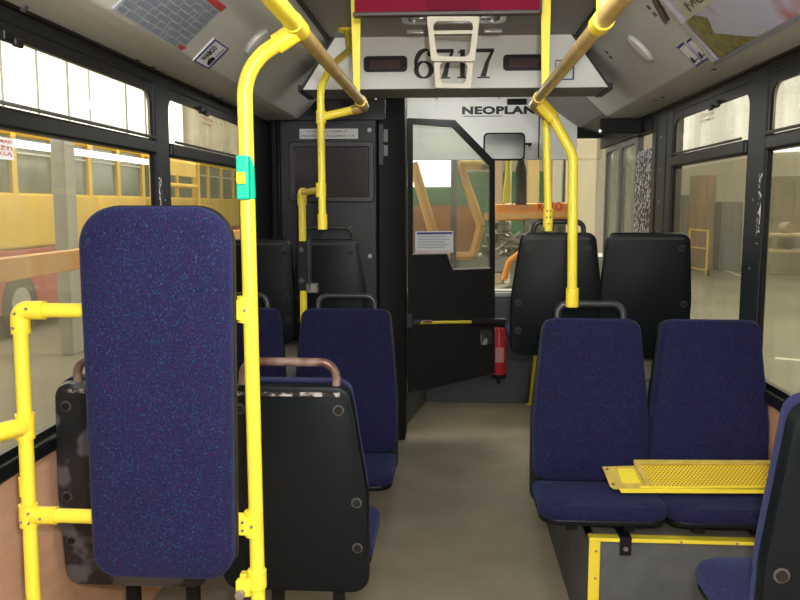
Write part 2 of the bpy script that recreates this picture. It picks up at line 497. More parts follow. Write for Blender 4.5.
ws = bpy.data.objects.new('window_7', None); COL.objects.link(ws); ws['kind'] = 'structure'; ws['_loc'] = (0, 0, 0)
obj('windscreen_pane', poly(bmesh.new(), [(-HW + .03, YF + .26, .89), (HW - .03, YF + .26, .89), (HW - .03, YF + .05, 1.97), (-HW + .03, YF + .05, 1.97)], (0, .006, 0)), GLASSW, ws, smooth=False)
obj('quarter_pane', B(XE, HW - .01, YF + .04, YF + .046, 1.95, 2.12), GLASSW, ws, smooth=False)
obj('quarter_head', B(XE, HW, YF + .0, YF + .06, 2.12, 2.48), BLACK, ws, smooth=False)
o3 = [(p, YF + .03, q) for p, q in rrect(-HW, XE, .88, 1.985, .03)]; i3 = [(p, YF + .03, q) for p, q in rrect(-HW + .05, XE - .008, .91, 1.955, .03)]
obj('windscreen_seal', ringp(bmesh.new(), o3, i3, (0, .05, 0)), FRAME, ws)
# left cab side wall above the sill (the driver's side window)
struct('wall_left.001', B(-HW - .05, -HW, 5.3, 6.5, 1.9, 2.13), BLACK, smooth=False)
cw = bpy.data.objects.new('window_8', None); COL.objects.link(cw); cw['kind'] = 'structure'; cw['_loc'] = (0, 0, 0)
obj('side_pane', B(-HW - .02, -HW - .014, 5.35, 6.45, .86, 1.92), GLASS, cw, smooth=False)
o3 = [(-HW - .03, p, q) for p, q in rrect(5.3, 6.48, .86, 1.92, .03)]; i3 = [(-HW - .03, p, q) for p, q in rrect(5.36, 6.4, .92, 1.86, .06)]
obj('side_window_frame', ringp(bmesh.new(), o3, i3, (.04, 0, 0)), FRAME, cw)
# roof lining of the entrance and cab beyond the coves
for s in (-1, 1):
    struct('ceiling_panel', poly(bmesh.new(), [(s * .64, 5.14, 2.45), (s * 1.0, 5.14, 2.2), (s * HW, 5.14, 2.145), (s * 1.25, 5.14, 2.5), (s * .64, 5.14, 2.5)], (0, 1.28, 0)), GREY, smooth=False)

# --- podiums (covered wheel arches and seat plinths)
XP = 0.455
t = thing('seat_podium', 'dark grey speckled plinth under the right blue seat pair, with yellow edging', 'podium', (0.83, 3.1, 0))
zp = P(600, 539, 2.72).z
XP = PX(590, 2.72, 539)
obj('front_panel', B(XP, HW - .002, 2.72, 2.74, 0.001, zp), PODIUM, t, smooth=False)
obj('side_panel', poly(bmesh.new(), [(XP, 2.74, 0.001), (XP, 4.35, 0.001), (XP, 4.35, zp), (XP, 2.74, zp)], (.02, 0, 0)), PODIUM, t, smooth=False)
obj('podium_top', B(XP, HW - .002, 2.74, 4.35, zp - .02, zp), TREADTOP, t, smooth=False)
obj('horizontal_edging', B(XP - .004, HW - .003, 2.708, 2.75, zp - .006, zp + .008), YEL, t, bevel=.003)
obj('upright_edging', B(XP - .004, XP + .035, 2.708, 2.72, 0.002, zp - .006), YEL, t, bevel=.003)
for q in [(XP + .02, z) for z in (.06, .18, .30, .40)] + [(XP + .12 + k * .19, zp + .001) for k in range(4)]:
    obj('edging_screw', disc(bmesh.new(), (q[0], 2.708, q[1]), (0, -1, 0), .0045, .002, 10), BOLT, t)
zt = 0.83
t = thing('wheel_arch_box', 'beige-topped raised wheel arch box under the right black seats', 'podium', (0.9, 3.8, 0))
obj('arch_body', B(0.56, HW - .002, 3.58, 4.28, zp, zt - .012), GREY, t, bevel=.02)
obj('arch_top', B(0.545, HW - .002, 3.56, 4.30, zt - .010, zt), TREADTOP, t, bevel=.004)
t = thing('wheel_arch_box', 'beige-topped raised wheel arch box under the left black seats', 'podium', (-0.9, 4.1, 0))
obj('arch_body', B(-HW + .002, -.58, 3.95, 4.62, 0.001, .80), GREY, t, bevel=.02)
obj('arch_top', B(-HW + .002, -.565, 3.93, 4.62, .80, .812), TREADTOP, t, bevel=.004)

# ================================================================== SEATS


def seat(label, cx, y, z, face=-1, w=0.44, h=0.62, handle=None, shellmat=SHELL, handlemat=None, worn=False, group=None, tilt=0.09, below=0.10, cush=0.45, taper=0.82, postdown=0.0, rise=0.0, name='bus_seat'):
    """local frame: sitter looks along -Y, cushion top at z=0; face=+1 turns the seat round"""
    root = bpy.data.objects.new(name, None); COL.objects.link(root); root.empty_display_size = .1
    root.location = (cx, y, z); root.rotation_euler = (0, 0, 0 if face < 0 else PI)
    tag(root, label, 'bus seat', group)
    hw = w / 2
    lean = Matrix.Rotation(-tilt, 4, 'X')

    def outline(g, zb, top):
        base = [(-hw - g, zb), (hw + g, zb), (hw + g, h * .38), (hw * taper + g, top), (-hw * taper - g, top), (-hw - g, h * .38)]
        return fillet([Vector(p) for p in base], [.05, .05, .25, .045, .045, .25], 7, True)
    # back cushion: two-ring puffy pad
    bm = bmesh.new()
    ol = outline(-.006, 0.0, h - ((.0 if worn else .022) if face > 0 else 0))
    cxy = Vector((0, h * .5))
    rings = []
    for sc_, yy in ((1.0, .012), (1.0, -.022), (.97, -.038), (.90, -.046), (.6, -.050)):
        rings.append([bm.verts.new(lean @ Vector(((p.x) * sc_, yy, cxy.y + (p.y - cxy.y) * (1 - (1 - sc_) * .7)))) for p in ol])
    n = len(ol)
    bm.faces.new(rings[0]); bm.faces.new(rings[-1][::-1])
    for a, b in zip(rings, rings[1:]):
        for i in range(n):
            bm.faces.new((a[i], a[(i + 1) % n], b[(i + 1) % n], b[i]))
    obj('backrest', bm, FAB, root)
    # plastic shell
    bm = bmesh.new()
    ol = outline(-.003 if worn else .002, -below, h - (.006 if worn else .004)); rings = []
    for sc_, yy in ((1.0, .010), (1.0, .034), (.985, .044), (.93, .048)):
        rings.append([bm.verts.new(lean @ Vector((p.x * sc_, yy, h * .5 + (p.y - h * .5) * (1 - (1 - sc_) * .7)))) for p in ol])
    n = len(ol)
    bm.faces.new(rings[0]); bm.faces.new(rings[-1][::-1])
    for a, b in zip(rings, rings[1:]):
        for i in range(n):
            bm.faces.new((a[i], a[(i + 1) % n], b[(i + 1) % n], b[i]))
    sh = obj('shell', bm, shellmat, root)
    if face > 0:
        xt = hw * taper - .035
        zs = ((h - .075, xt), (h * .33, hw - .035), (h * .06, hw - .035))
        for zz, xx in zs:
            for sx in (-1, 1):
                c = lean @ Vector((sx * xx, .047, zz)); nn = (lean @ Vector((0, 1, 0))).normalized()
                bm = bmesh.new(); disc(bm, c, nn, .016, .0035, 20)
                pk = obj('screw_pocket', bm, mat('pocket_rim', (.055, .06, .065), .3) if not worn else mat('pocket_rim_worn', (.07, .07, .08), .3), sh)
                bm = bmesh.new(); disc(bm, c + nn * .003, nn, .0115, .004, 16); obj('screw', bm, HOLE, sh)
        # top ledge
        bm = B(-hw * taper + .03, hw * taper - .03, .046, .052, h - .034, h - .022)
        bm.transform(lean)
        obj('top_ledge', bm, SCUFF if worn else mat('ledge_grey', (.04, .045, .05), .4), sh, smooth=False)
    # seat cushion
    bm = bmesh.new()
    ol = fillet([Vector(p) for p in ((-hw, -cush), (hw, -cush), (hw, -.02), (-hw, -.02))], [.07, .07, .03, .03], 7, True)
    rings = []
    up = lambda y: -y / cush * rise
    for sc_, zz in ((.97, -.046), (1.0, -.038), (1.0, -.018), (.985, -.005), (.94, .002), (.5, .0)):
        rings.append([bm.verts.new(Vector((p.x * sc_, -cush / 2 + (p.y + cush / 2) * sc_, zz + up(-cush / 2 + (p.y + cush / 2) * sc_)))) for p in ol])
    n = len(ol)
    bm.faces.new(rings[0]); bm.faces.new(rings[-1][::-1])
    for a, b in zip(rings, rings[1:]):
        for i in range(n):
            bm.faces.new((a[i], a[(i + 1) % n], b[(i + 1) % n], b[i]))
    obj('seat_cushion', bm, FAB, root)
    bm = bmesh.new()
    ol2 = [Vector((p.x * .985, -cush / 2 + (p.y + cush / 2) * .985, -.068 + up(p.y))) for p in ol]
    poly(bm, ol2, (0, 0, .028))
    obj('seat_pan', bm, SHELL, root, bevel=.012)
    # mounting brackets
    for sx in (-1, 1):
        bm = B(sx * hw * .45 - .02, sx * hw * .45 + .02, -cush + .08, .0, -.10, -.066)
        if postdown:
            box(bm, sx * hw * .45 - .018, sx * hw * .45 + .018, -.20, -.16, -postdown + .001, -.10)
        obj('mounting_bracket', bm, BLACK, root, smooth=False)
    if handle:
        hwid, hh = handle
        p = [Vector((-hwid / 2, .025, h - .03)), Vector((-hwid / 2, .025, h + hh)), Vector((hwid / 2, .025, h + hh)), Vector((hwid / 2, .025, h - .03))]
        p = [lean @ q for q in p]
        obj('grab_handle', T_(p, .0125, .05), handlemat or mat('dark_grey_handle', (.035, .037, .04), .35), root)
    return root


BROWN = blotch('worn_brown_handle', (.10, .045, .035), (.28, .20, .17), 16, .4, .65, .35, 4, metal=.2)
G1 = None
# right, rear-facing blue pair
zr = P(593, 484, 2.95).z
hR = P(592, 318, 3.05).z - zr
XR1 = PX(592, 2.98, 420); XR2 = PX(711.5, 2.98, 420)
seat('blue seat facing back on the right beside the aisle, with a handle on top', XR1, 3.0, zr, -1, .445, hR, (.25, .055), cush=.33, rise=.012)
seat('blue seat facing back on the right beside the window, yellow plate across it', XR2, 3.0, zr, -1, .445, hR, None, cush=.33, rise=.012)
# small black strap holding the pair on the podium edge
t = thing('seat_anchor_strap', 'small black metal strap bent over the yellow podium edge', 'bracket', (PX(626, 2.7, 540), 2.7, zp))
sx = PX(626, 2.7, 540)
obj('strap_plate', B(sx - .02, sx + .02, 2.70, 2.708, zp - .05, zp + .012), BLACK, t, bevel=.003)
obj('strap_arm', B(sx - .02, sx + .02, 2.701, 2.95, zp + .009, zp + .016), BLACK, t, smooth=False)
bm = bmesh.new(); disc(bm, (sx, 2.70, zp - .025), (0, -1, 0), .008, .004); obj('strap_bolt', bm, BOLT, t)
# left, rear-facing blue pair
zl = P(345, 458, 3.55).z
hL = P(345, 308, 3.72).z - zl
seat('blue seat facing back on the left beside the aisle, seen under the black handle', PX(345, 3.66, 400), 3.66, zl, -1, .495, hL, (.27, .06), postdown=zl, taper=.85, cush=.36)
seat('blue seat facing back on the left beside the window, mostly behind the yellow pole', PX(345, 3.66, 400) - .515, 3.66, zl, -1, .46, hL, (.27, .06), postdown=zl, taper=.88, cush=.36)
# black shells, raised forward-facing pair, right
zs = zt + .125
hs = P(560, 230, 4.1).z - zs
seat('raised black-backed seat on the right beside the aisle, handle on top, pole in front', PX(554, 4.0, 340), 4.0, zs, 1, .44, hs, (.24, .05), taper=.80)
seat('raised black-backed seat on the right beside the window without a handle', PX(641, 4.0, 340), 4.0, zs, 1, .44, hs, None, taper=.88)
# black shells, raised forward-facing pair, left
zs2 = .812 + .125
hs2 = P(330, 237, 4.45).z - zs2
seat('raised black-backed seat on the left in front of the dark screen, handle on top', PX(367, 4.42, 340) - .20, 4.42, zs2, 1, .40, hs2, (.27, .06), taper=.78, cush=.3)
seat('raised black-backed seat on the left against the window, behind the yellow pole', PX(367, 4.42, 340) - .20 - .425, 4.42, zs2, 1, .445, hs2, None, taper=.97, cush=.3)
# foreground left pair, forward-facing, shells toward the camera
zf = P(300, 548, 2.3).z
hf = P(300, 371, 2.36).z - zf
XL = PX(372, 2.3, 560) - .228
seat('worn black seat back with a brown handle, between the tall blue pad and the aisle', XL, 2.3, zf, 1, .45, hf, (.27, .06), handlemat=BROWN, worn=True, below=.12, postdown=zf, taper=.79, cush=.38)
seat('scuffed black seat back beside the window, mostly behind the tall blue pad', XL - .488, 2.3, zf, 1, .45, hf, (.27, .06), handlemat=BROWN, worn=True, shellmat=WORN, below=.12, cush=.38, postdown=zf, taper=.90)
# near right seat, forward-facing
zn = P(725, 556, 2.0).z
hn = P(790, 386, 1.62).z - zn
seat('nearest black-backed seat cut off at the right edge of the photo', PX(751, 1.6, 560) + .225, 1.6, zn, 1, .45, hn, None, worn=True, below=.12, postdown=zn, cush=.40, taper=.86)

# ================================================================== TALL PAD AND ITS YELLOW FRAME
YP = 1.80
RT = 0.0172


def clamp(root, c, axis, r=RT, L=.055, arm=None, m=YELF):
    """two-part tube clamp: collar round one tube, a stub towards the other, and small screws"""
    c = Vector(c); a = Vector(axis).normalized()
    bm = tube(bmesh.new(), [c - a * L / 2, c + a * L / 2], r * 1.28, 18)
    if arm is not None:
        arm = Vector(arm)
        tube(bm, [c, c + arm], r * 1.24, 18)
    o = obj('clamp', bm, m, root)
    return o


def screws(root, c, pts, n=(0, -1, 0), r=.0035):
    bm = bmesh.new()
    for p in pts:
        disc(bm, Vector(c) + Vector(p), n, r, .003, 10)
    return obj('clamp_screws', bm, BOLT, root)


xl0 = P(20, 315, YP); xl1 = P(34, 600, YP)
t = thing('yellow_pad_frame', 'yellow tubular frame on the left carrying the tall blue pad', 'handrail', (xl1.x, YP, 0))
XLp = xl0.x
zt_ = P(20, 310, YP).z; zb_ = P(240, 520, YP).z
botx = P(33, 590, YP).x
obj('upright_tube', T_([(XLp, YP, zt_), (botx, YP, P(33, 590, YP).z), (botx + .01, YP, 0.0)], RT, 0, 18), YEL, t)
XRp = PX(248, YP, 310); XRb = PX(258, YP, 580)
obj('upper_bar', T_([(XLp, YP, zt_), (XRp, YP, zt_)], RT, 0, 18), YEL, t)
obj('lower_bar', T_([(PX(29, YP, 518), YP, zb_), (PX(252, YP, 520), YP, zb_)], RT, 0, 18), YEL, t)
# elbow and clamps
bm = tube(bmesh.new(), fillet([(XLp, YP, zt_ - .055), (XLp, YP, zt_), (XLp + .06, YP, zt_)], .02), RT * 1.28, 18)
obj('elbow', bm, YELF, t); screws(t, (XLp, YP - RT * 1.2, zt_), [(0, -.002, -.006), (.028, -.002, .006), (-.006, -.002, -.04)])
c = Vector((PX(29, YP, 518), YP, zb_)); clamp(t, c, (0, 0, 1), arm=(.07, 0, 0)); screws(t, c + Vector((0, -RT * 1.24, 0)), [(-.008, -.001, -.01), (.012, -.002, .012), (.012, -.002, -.012), (.04, -.002, 0)])
# foot flange
bm = bmesh.new(); disc(bm, (botx + .01, YP, 0.001), (0, 0, 1), .045, .012, 24); obj('floor_flange', bm, YELF, t)
bm = tube(bmesh.new(), [P(27, 485, YP) - Vector((0, 0, .025)), P(27, 485, YP) + Vector((0, 0, .02))], RT * 1.08, 18); obj('sleeve', bm, YELF, t)

# side arm towards the camera at far left
t = thing('wall_side_rail', 'yellow rail stub reaching in from the left edge to the pad frame', 'handrail', (XLp, 1.5, .9))
c = P(27, 426, YP - .0)
c.x = XLp + (botx - XLp) * .42
p2 = Vector((c.x - .155, YP - .50, c.z + .03))
obj('rail_tube', T_([c + Vector((0, -.02, 0)), p2], RT, 0, 18), YEL, t)
bm = tube(bmesh.new(), [c + Vector((0, 0, -.03)), c + Vector((0, 0, .03))], RT * 1.3, 18)
d = (p2 - c).normalized(); tube(bm, [c, c + d * .09], RT * 1.25, 18)
obj('clamp', bm, YELF, t); screws(t, c + Vector((0, -RT * 1.3, 0)), [(.004, -.001, .015), (.004, -.001, -.015)])

# the tall pad
pad = thing('wheelchair_backrest', 'tall blue speckled padded board mounted on the yellow frame', 'backrest pad', (PX(158, 1.72, 400), 1.72, P(158, 580, 1.72).z))
YD = 1.70
x0, x1 = PX(83, YD, 400), PX(230.5, YD, 400); z1, z0 = P(158, 206.5, YD).z, P(158, 580, YD).z
ol = fillet([Vector(p) for p in ((x0 + .002, z0), (x1 - .008, z0), (x1 + .004, z1), (x0 + .002, z1))], [.055, .06, .085, .085], 9, True)
cx_, cz_ = (x0 + x1) / 2, (z0 + z1) / 2
bm = bmesh.new(); rings = []
for g, yy in ((0, YD + .045), (0, YD + .012), (.004, YD + .003), (.012, YD - .004), (.03, YD - .008), (.08, YD - .010)):
    sxx = 1 - 2 * g / (x1 - x0); szz = 1 - 2 * g / (z1 - z0)
    rings.append([bm.verts.new((cx_ + (p.x - cx_) * sxx, yy, cz_ + (p.y - cz_) * szz)) for p in ol])
n = len(ol); bm.faces.new(rings[0]); bm.faces.new(rings[-1][::-1])
for a, b in zip(rings, rings[1:]):
    for i in range(n):
        bm.faces.new((a[i], a[(i + 1) % n], b[(i + 1) % n], b[i]))
obj('padding', bm, FAB, pad)
bm = poly(bmesh.new(), [(cx_ + (p.x - cx_) * 1.012, YD + .040, cz_ + (p.y - cz_) * 1.006) for p in ol], (0, .018, 0))
obj('backing_board', bm, BLACK, pad)
bm = bmesh.new()
for zz in (zt_, zb_):
    for xx in (x0 + .08, x1 - .08):
        box(bm, xx - .02, xx + .02, YD + .058, YP - RT * .8, zz - .02, zz + .02)
obj('mounting_lug', bm, BLACK, pad, smooth=False)

# tall bent pole
ZR = 1.99 + .005
XRL = PX(297, YP, 27)
rl0 = Vector((-.35, 0, 1.99))
t = thing('bent_grab_pole', 'thick yellow grab pole right of the blue pad, bent over at the top', 'grab pole', (XRb, YP, 0))
zj = 1.99
pb = P(258, 590, YP)
top = [Vector((-.343, YP, zj - .012)), P(244, 66, YP), pb, Vector((pb.x, YP, 0))]
top[1].y = YP
obj('pole_tube', T_(fillet(top, [0, .15, 0, 0], 12), RT, 0, 20), YEL, t)
d = (top[1] - top[0]).normalized()
bm = tube(bmesh.new(), [top[0] - d * .0, top[0] + d * .05], RT * 1.3, 18)
tube(bm, [(-.340, YP - .045, 1.99), (-.340, YP + .045, 1.99)], RT * 1.28, 18)
obj('top_joint', bm, YELF, t)
for (py, arm) in ((309, -.05), (523, -.065)):
    c = P(247 if py < 400 else 254, py, YP)
    bm = tube(bmesh.new(), [c - Vector((0, 0, .03)), c + Vector((0, 0, .03))], RT * 1.3, 18)
    tube(bm, [c, c + Vector((arm, 0, 0))], RT * 1.25, 18)
    box(bm, c.x + arm, c.x, YP - RT * 1.25, YP - RT * .9, c.z - .022, c.z + .022)
    obj('clamp', bm, YELF, t); screws(t, c + Vector((0, -RT * 1.3, 0)), [(-.022, .001, .01), (-.022, .001, -.01), (0, -.001, 0)])
c = P(257, 580, YP)
bm = tube(bmesh.new(), [c + Vector((0, 0, .028)), c - Vector((0, 0, .02))], RT * 1.35, 18)
box(bm, c.x - .045, c.x - .01, YP - .03, YP - .008, c.z - .03, c.z + .01); box(bm, c.x - .045, c.x - .01, YP + .008, YP + .03, c.z - .03, c.z + .01)
obj('lower_hinge_clamp', bm, YELF, t, bevel=.004)
bm = bmesh.new(); disc(bm, (c.x - .032, YP - .045, c.z - .02), (0, 1, 0), .011, .09, 14); obj('hinge_bolt', bm, BOLT, t)
bm = bmesh.new(); disc(bm, (pb.x, YP, .001), (0, 0, 1), .045, .012, 24); obj('floor_flange', bm, YELF, t)
g = Vector((P(246.5, 178, YP).x, YP, P(246.5, 178, YP).z)); hz = P(246, 156, YP).z - g.z
t = thing('stop_button', 'turquoise stop button housing with a yellow button on the thick pole', 'stop button', g)
bm = tube(bmesh.new(), [g + Vector((-.002, 0, hz)), g + Vector((.001, 0, -hz))], RT * 1.14, 18)
box(bm, g.x - .016, g.x + .013, YP - .032, YP, g.z - hz, g.z + hz)
obj('housing', bm, GREEN, t, bevel=.004)
obj('push_button', B(g.x - .014, g.x + .006, YP - .038, YP - .030, g.z - .014, g.z + .012), mat('bright_yellow_button', (.9, .85, .02), .35), t, bevel=.003)

# ================================================================== CEILING RAILS


def ceil_rail(side, label):
    s = side
    X = .340 * s if s < 0 else .322
    ye = 3.2 if s < 0 else 3.12
    z = 1.99
    t = thing('ceiling_handrail', label, 'handrail', (X, 1.5, z))
    obj('rail_tube', T_([(X, YP if s < 0 else 1.80, z), (X, ye - .02, z)], .0185, 0, 20), BRASS, t)
    obj('painted_tube', T_([(X, -2.5, z), (X, YP if s < 0 else 1.80, z)], .0195, 0, 20), YEL if s < 0 else BRASS, t)
    if s < 0:
        pts = [Vector((X, ye - .1, z)), Vector((X, ye + .03, z - .005)), P(322, 117, ye + .03)]
    else:
        pts = [Vector((X, ye - .1, z)), Vector((X, ye + .08, z - .008)), P(546, 116, ye + .05)]
    obj('end_bend', T_([pts[1], pts[2]], .0165, 0, 18), YEL if s < 0 else BRASS, t)
    bm = T_(fillet([pts[0], pts[1], pts[1].lerp(pts[2], .3) if s < 0 else pts[2]], .05), .0188, 0, 20)
    obj('bent_end', bm, BRASS, t)
    return t


ceil_rail(-1, 'worn metal handrail under the ceiling on the left, running toward the cab')
ceil_rail(1, 'worn metal handrail under the ceiling on the right of the aisle')
# rings on the right rail
for yy, r_ in ((1.72, .024),):
    pass
t = thing('rail_hanger', 'yellow hanger holding the right ceiling rail, near the top edge', 'hanger', (.322, 1.72, 1.99))
bm = tube(bmesh.new(), [(.322, 1.77, 1.99), (.322, 1.83, 1.99)], .0235, 20)
obj('collar', bm, YELF, t)
obj('hanger_tube', T_([(.322, 1.77, 2.0), (.322, 1.77, 2.452)], .0175, 0, 16), YEL, t)

# flat tapered hangers holding the rail ends
for s, pxa, pxb, py0, yh, lb in ((-1, 350.5, 361.5, 97, 3.08, 'flat yellow strap hanging from the ceiling to the left rail'), (1, 540, 550.5, 95, 3.02, 'flat yellow strap hanging from the ceiling to the right rail')):
    b0, b1 = (P(353.5, 97, yh), P(360, 97, yh)) if s < 0 else (P(541.5, 95, yh), P(549, 95, yh))
    tz = 2.452
    t = thing('rail_strap', lb, 'hanger', ((b0.x + b1.x) / 2, yh, 1.99))
    xa = PX(350, yh, 10); xb = PX(361, yh, 10)
    if s > 0:
        xa = PX(540, yh, 10); xb = PX(551, yh, 10)
    zb = 2.0
    bm = poly(bmesh.new(), [(xa, yh, tz), (xb, yh, tz), (b1.x, yh, zb), (b0.x, yh, zb)], (0, .012, 0))
    obj('strap', bm, YEL, t, bevel=.003)
    bx = -.340 if s < 0 else .322
    bm = tube(bmesh.new(), [(bx, yh - .02, 1.99), (bx, yh + .035, 1.99)], .0225, 20)
    obj('collar', bm, YELF, t)

# left: slender pole behind the rail end with a clamp and a second pole (Y ~3.25)
YQ = 3.23
t = thing('slender_grab_pole', 'slim yellow pole left of the cab screen, bent to the ceiling', 'grab pole', P(321, 222, YQ))
r2 = .0150
topc = HIT(347, 29, (0, 0, 2.452), Vector((0, 0, 1)))
pts = [topc, P(349.5, 50, topc.y - .15), P(331, 66, YQ + .15), P(320.5, 88, YQ), P(322.5, 224, YQ)]
obj('pole_tube', T_(fillet(pts, [0, .06, .06, .08, 0], 8), r2, 0, 18), YEL, t)
bm = bmesh.new(); disc(bm, topc - Vector((0, 0, .012)), (0, 0, 1), .045, .013, 22); obj('ceiling_flange', bm, YELF, t)
c = P(321, 117, YQ); bm = tube(bmesh.new(), [c - Vector((0, 0, .025)), c + Vector((0, 0, .025))], r2 * 1.35, 18); obj('clamp', bm, YELF, t)
screws(t, c + Vector((0, -r2 * 1.35, 0)), [(-.006, 0, .01), (-.006, 0, -.01), (.008, 0, 0)])
c = P(322.5, 220, YQ); bm = tube(bmesh.new(), [c - Vector((0, 0, .038)), c + Vector((0, 0, .025))], r2 * 1.3, 18)
obj('foot_clamp', bm, YELF, t)
YV = 3.88
pz = P(302, 191, YV)
t = thing('stepped_grab_pole', 'short yellow pole with an elbow, standing behind the left blue seats', 'grab pole', (pz.x, YV, 0))
c = P(321, 190, YQ); pz.z = c.z
bm = tube(bmesh.new(), [c - Vector((0, 0, .028)), c + Vector((0, 0, .028))], r2 * 1.4, 18)
dd_ = (pz - c).normalized(); tube(bm, [c, c + dd_ * .05], r2 * 1.3, 18)
obj('clamp', bm, YELF, t)
obj('cross_tube', T_([c, pz], r2, 0, 18), YEL, t)
obj('upright_tube', T_([pz, Vector((pz.x, YV, 0.0))], r2 * 1.2, 0, 18), YEL, t)
bm = tube(bmesh.new(), fillet([pz - dd_ * .06, pz, pz - Vector((0, 0, .06))], .022), r2 * 1.5, 18); obj('elbow', bm, YELF, t)
Y3 = YV
# black ticket-machine bracket on that pole
bz0, bz1 = P(305, 290, Y3).z, P(305, 241, Y3).z
bxx = pz.x
t = thing('ticket_validator_bracket', 'empty black validator bracket clipped round the stepped yellow pole', 'bracket', (bxx, pz.y, (bz0 + bz1) / 2))
obj('channel', B(bxx - .020, bxx + .030, pz.y - .034, pz.y + .02, bz0, bz1), BLACK, t, bevel=.006)
obj('side_plate', B(bxx + .030, bxx + .042, pz.y - .045, pz.y + .01, bz0, bz1 + .01), DGREY, t, bevel=.003)
obj('foot_block', B(bxx + .022, bxx + .075, pz.y - .045, pz.y + .01, bz0 - .01, bz0 + .035), GREY, t, bevel=.006)
bm = bmesh.new()
for zz in (bz0 + .05, bz1 - .04):
    disc(bm, (bxx - .002, pz.y - .034, zz), (0, -1, 0), .013, .004, 14)
obj('bracket_bolts', bm, mat('dull_bolt', (.06, .06, .065), .4), t)

# right: curved pole down to the seat handle, and straight pole
t = thing('curved_grab_pole', 'thick yellow pole with a sideways bend, standing on the right seat handle', 'grab pole', P(572, 307, 3.04))
jt = Vector((.322, 3.07, 1.975))
pts = [jt, P(573, 155, 3.06), P(572, 306, 3.06)]
pts[0] = P(541, 104, 3.07); 
pts.insert(1, P(553, 118, 3.06))
obj('pole_tube', T_(fillet(pts, [0, .1, .12, 0], 8), .0185, 0, 20), YEL, t)
c = P(572, 306, 3.06); bm = tube(bmesh.new(), [c + Vector((0, 0, .07)), c - Vector((0, 0, .004))], .0245, 18); obj('socket', bm, YELF, t, bevel=.003)
c = P(541, 104, 3.07); d = (pts[1] - c).normalized()
bm = tube(bmesh.new(), [c, c + d * .075], .0245, 18); obj('top_socket', bm, YELF, t)
t = thing('straight_grab_pole', 'straight yellow pole ending above the raised right seat, drilled near its foot', 'grab pole', P(549, 226, 3.2))
YS = 3.2
obj('pole_tube', T_([P(546, 108, YS), P(548.5, 231, YS)], .0155, 0, 18), YEL, t)
c = P(548, 216, YS); bm = tube(bmesh.new(), [c + Vector((0, 0, .03)), c - Vector((0, 0, .045))], .0195, 18); obj('foot_sleeve', bm, YELF, t)
bm = bmesh.new()
for dx, dz in ((-.006, .02), (.006, .02), (-.006, -.005), (.006, -.005), (0, -.03)):
    disc(bm, c + Vector((dx, -.018, dz)), (0, -1, 0), .0035, .003, 8)
obj('drill_holes', bm, INK, t)
c = P(547, 116, YS); bm = tube(bmesh.new(), [c + Vector((0, 0, .025)), c - Vector((0, 0, .025))], .0205, 18); obj('clamp', bm, YELF, t)
# yellow post standing on the entrance floor beyond the raised seats
a = HIT(530.5, 405, (0, 0, 0), Vector((0, 0, 1))); b = P(537, 340, a.y)
t = thing('entrance_post', 'short yellow post on the floor below the raised black seats, left of the blue pair', 'post', a)
obj('post_tube', T_([a, b, b + (b - a) * .25 + Vector((.12, 0, .02)), b + Vector((HW - b.x - .03, 0, .25))], .0175, .06, 14), YEL, t)
bm = bmesh.new(); disc(bm, a + Vector((0, 0, .001)), (0, 0, 1), .035, .01, 20); obj('floor_flange', bm, YELF, t)

# ================================================================== OVERHEAD NUMBER BOX
YB = 4.2
t = thing('number_box', 'white overhead box with the big black number 6717', 'ceiling box', (0, YB, 2.2))
pl = [P(299, 88.5, YB), P(611.5, 87.5, YB), P(606, 82, YB), P(573, 43, YB), P(332, 43, YB)]
pl = [P(303, 88.5, YB), P(608, 88, YB), P(571, 43, YB), P(335, 43, YB)]
zbt = (pl[0].z + pl[1].z) / 2; ztp = 2.452
front = [(pl[0].x, YB, zbt), (pl[1].x, YB, zbt), (pl[1].x + .0, YB, zbt + .012), (pl[2].x, YB, ztp), (pl[3].x, YB, ztp), (pl[0].x, YB, zbt + .012)]
obj('front_board', poly(bmesh.new(), front, (0, .02, 0)), WHITE, t, smooth=False)
obj('bottom_board', B(pl[0].x, pl[1].x, YB + .02, YB + .36, zbt, zbt + .015), GREY, t, smooth=False)
for i0, i1 in ((1, 2), (0, 3)):
    q0, q1 = pl[i0], pl[i1]; sg = 1 if i0 == 1 else -1
    obj('edge_seal', poly(bmesh.new(), [(q0.x, YB - .004, zbt), (q0.x + sg * .02, YB - .004, zbt - .004), (q1.x + sg * .012, YB - .004, ztp), (q1.x, YB - .004, ztp)], (0, .36, 0)), INK, t, smooth=False)
    e0 = Vector((q0.x, YB, zbt))
    obj('corner_block', B(*sorted((q0.x, q0.x + sg * .035)), YB + .05, YB + .36, zbt - .005, zbt + .03), INK, t, smooth=False)
bm = bmesh.new()
for px in (316, 375, 437, 499, 560):
    disc(bm, (PX(px, YB + .34, 96), YB + .345, zbt - .004), (0, 0, -1), .008, .006, 10)
obj('underside_screws', bm, METAL, t)


def glyph(bm, segs, x0, z0, w_, h_, y):
    """each seg: polyline of (u, v, width) -> quad strip"""
    for sg in segs:
        vs = []
        for i, (u, v, wd, *dirn) in enumerate(sg):
            a = sg[max(0, i - 1)]; b = sg[min(len(sg) - 1, i + 1)]
            d = Vector(((b[0] - a[0]) * w_, (b[1] - a[1]) * h_)).normalized()
            nrm = Vector((-d.y, d.x)) * wd * h_ / 2
            if dirn:
                nrm = Vector(dirn[0]) * wd * h_ / 2
            c = Vector((x0 + u * w_, z0 + v * h_))
            vs.append((bm.verts.new((c.x + nrm.x, y, c.y + nrm.y)), bm.verts.new((c.x - nrm.x, y, c.y - nrm.y))))
        for a, b in zip(vs, vs[1:]):
            bm.faces.new((a[0], b[0], b[1], a[1]))


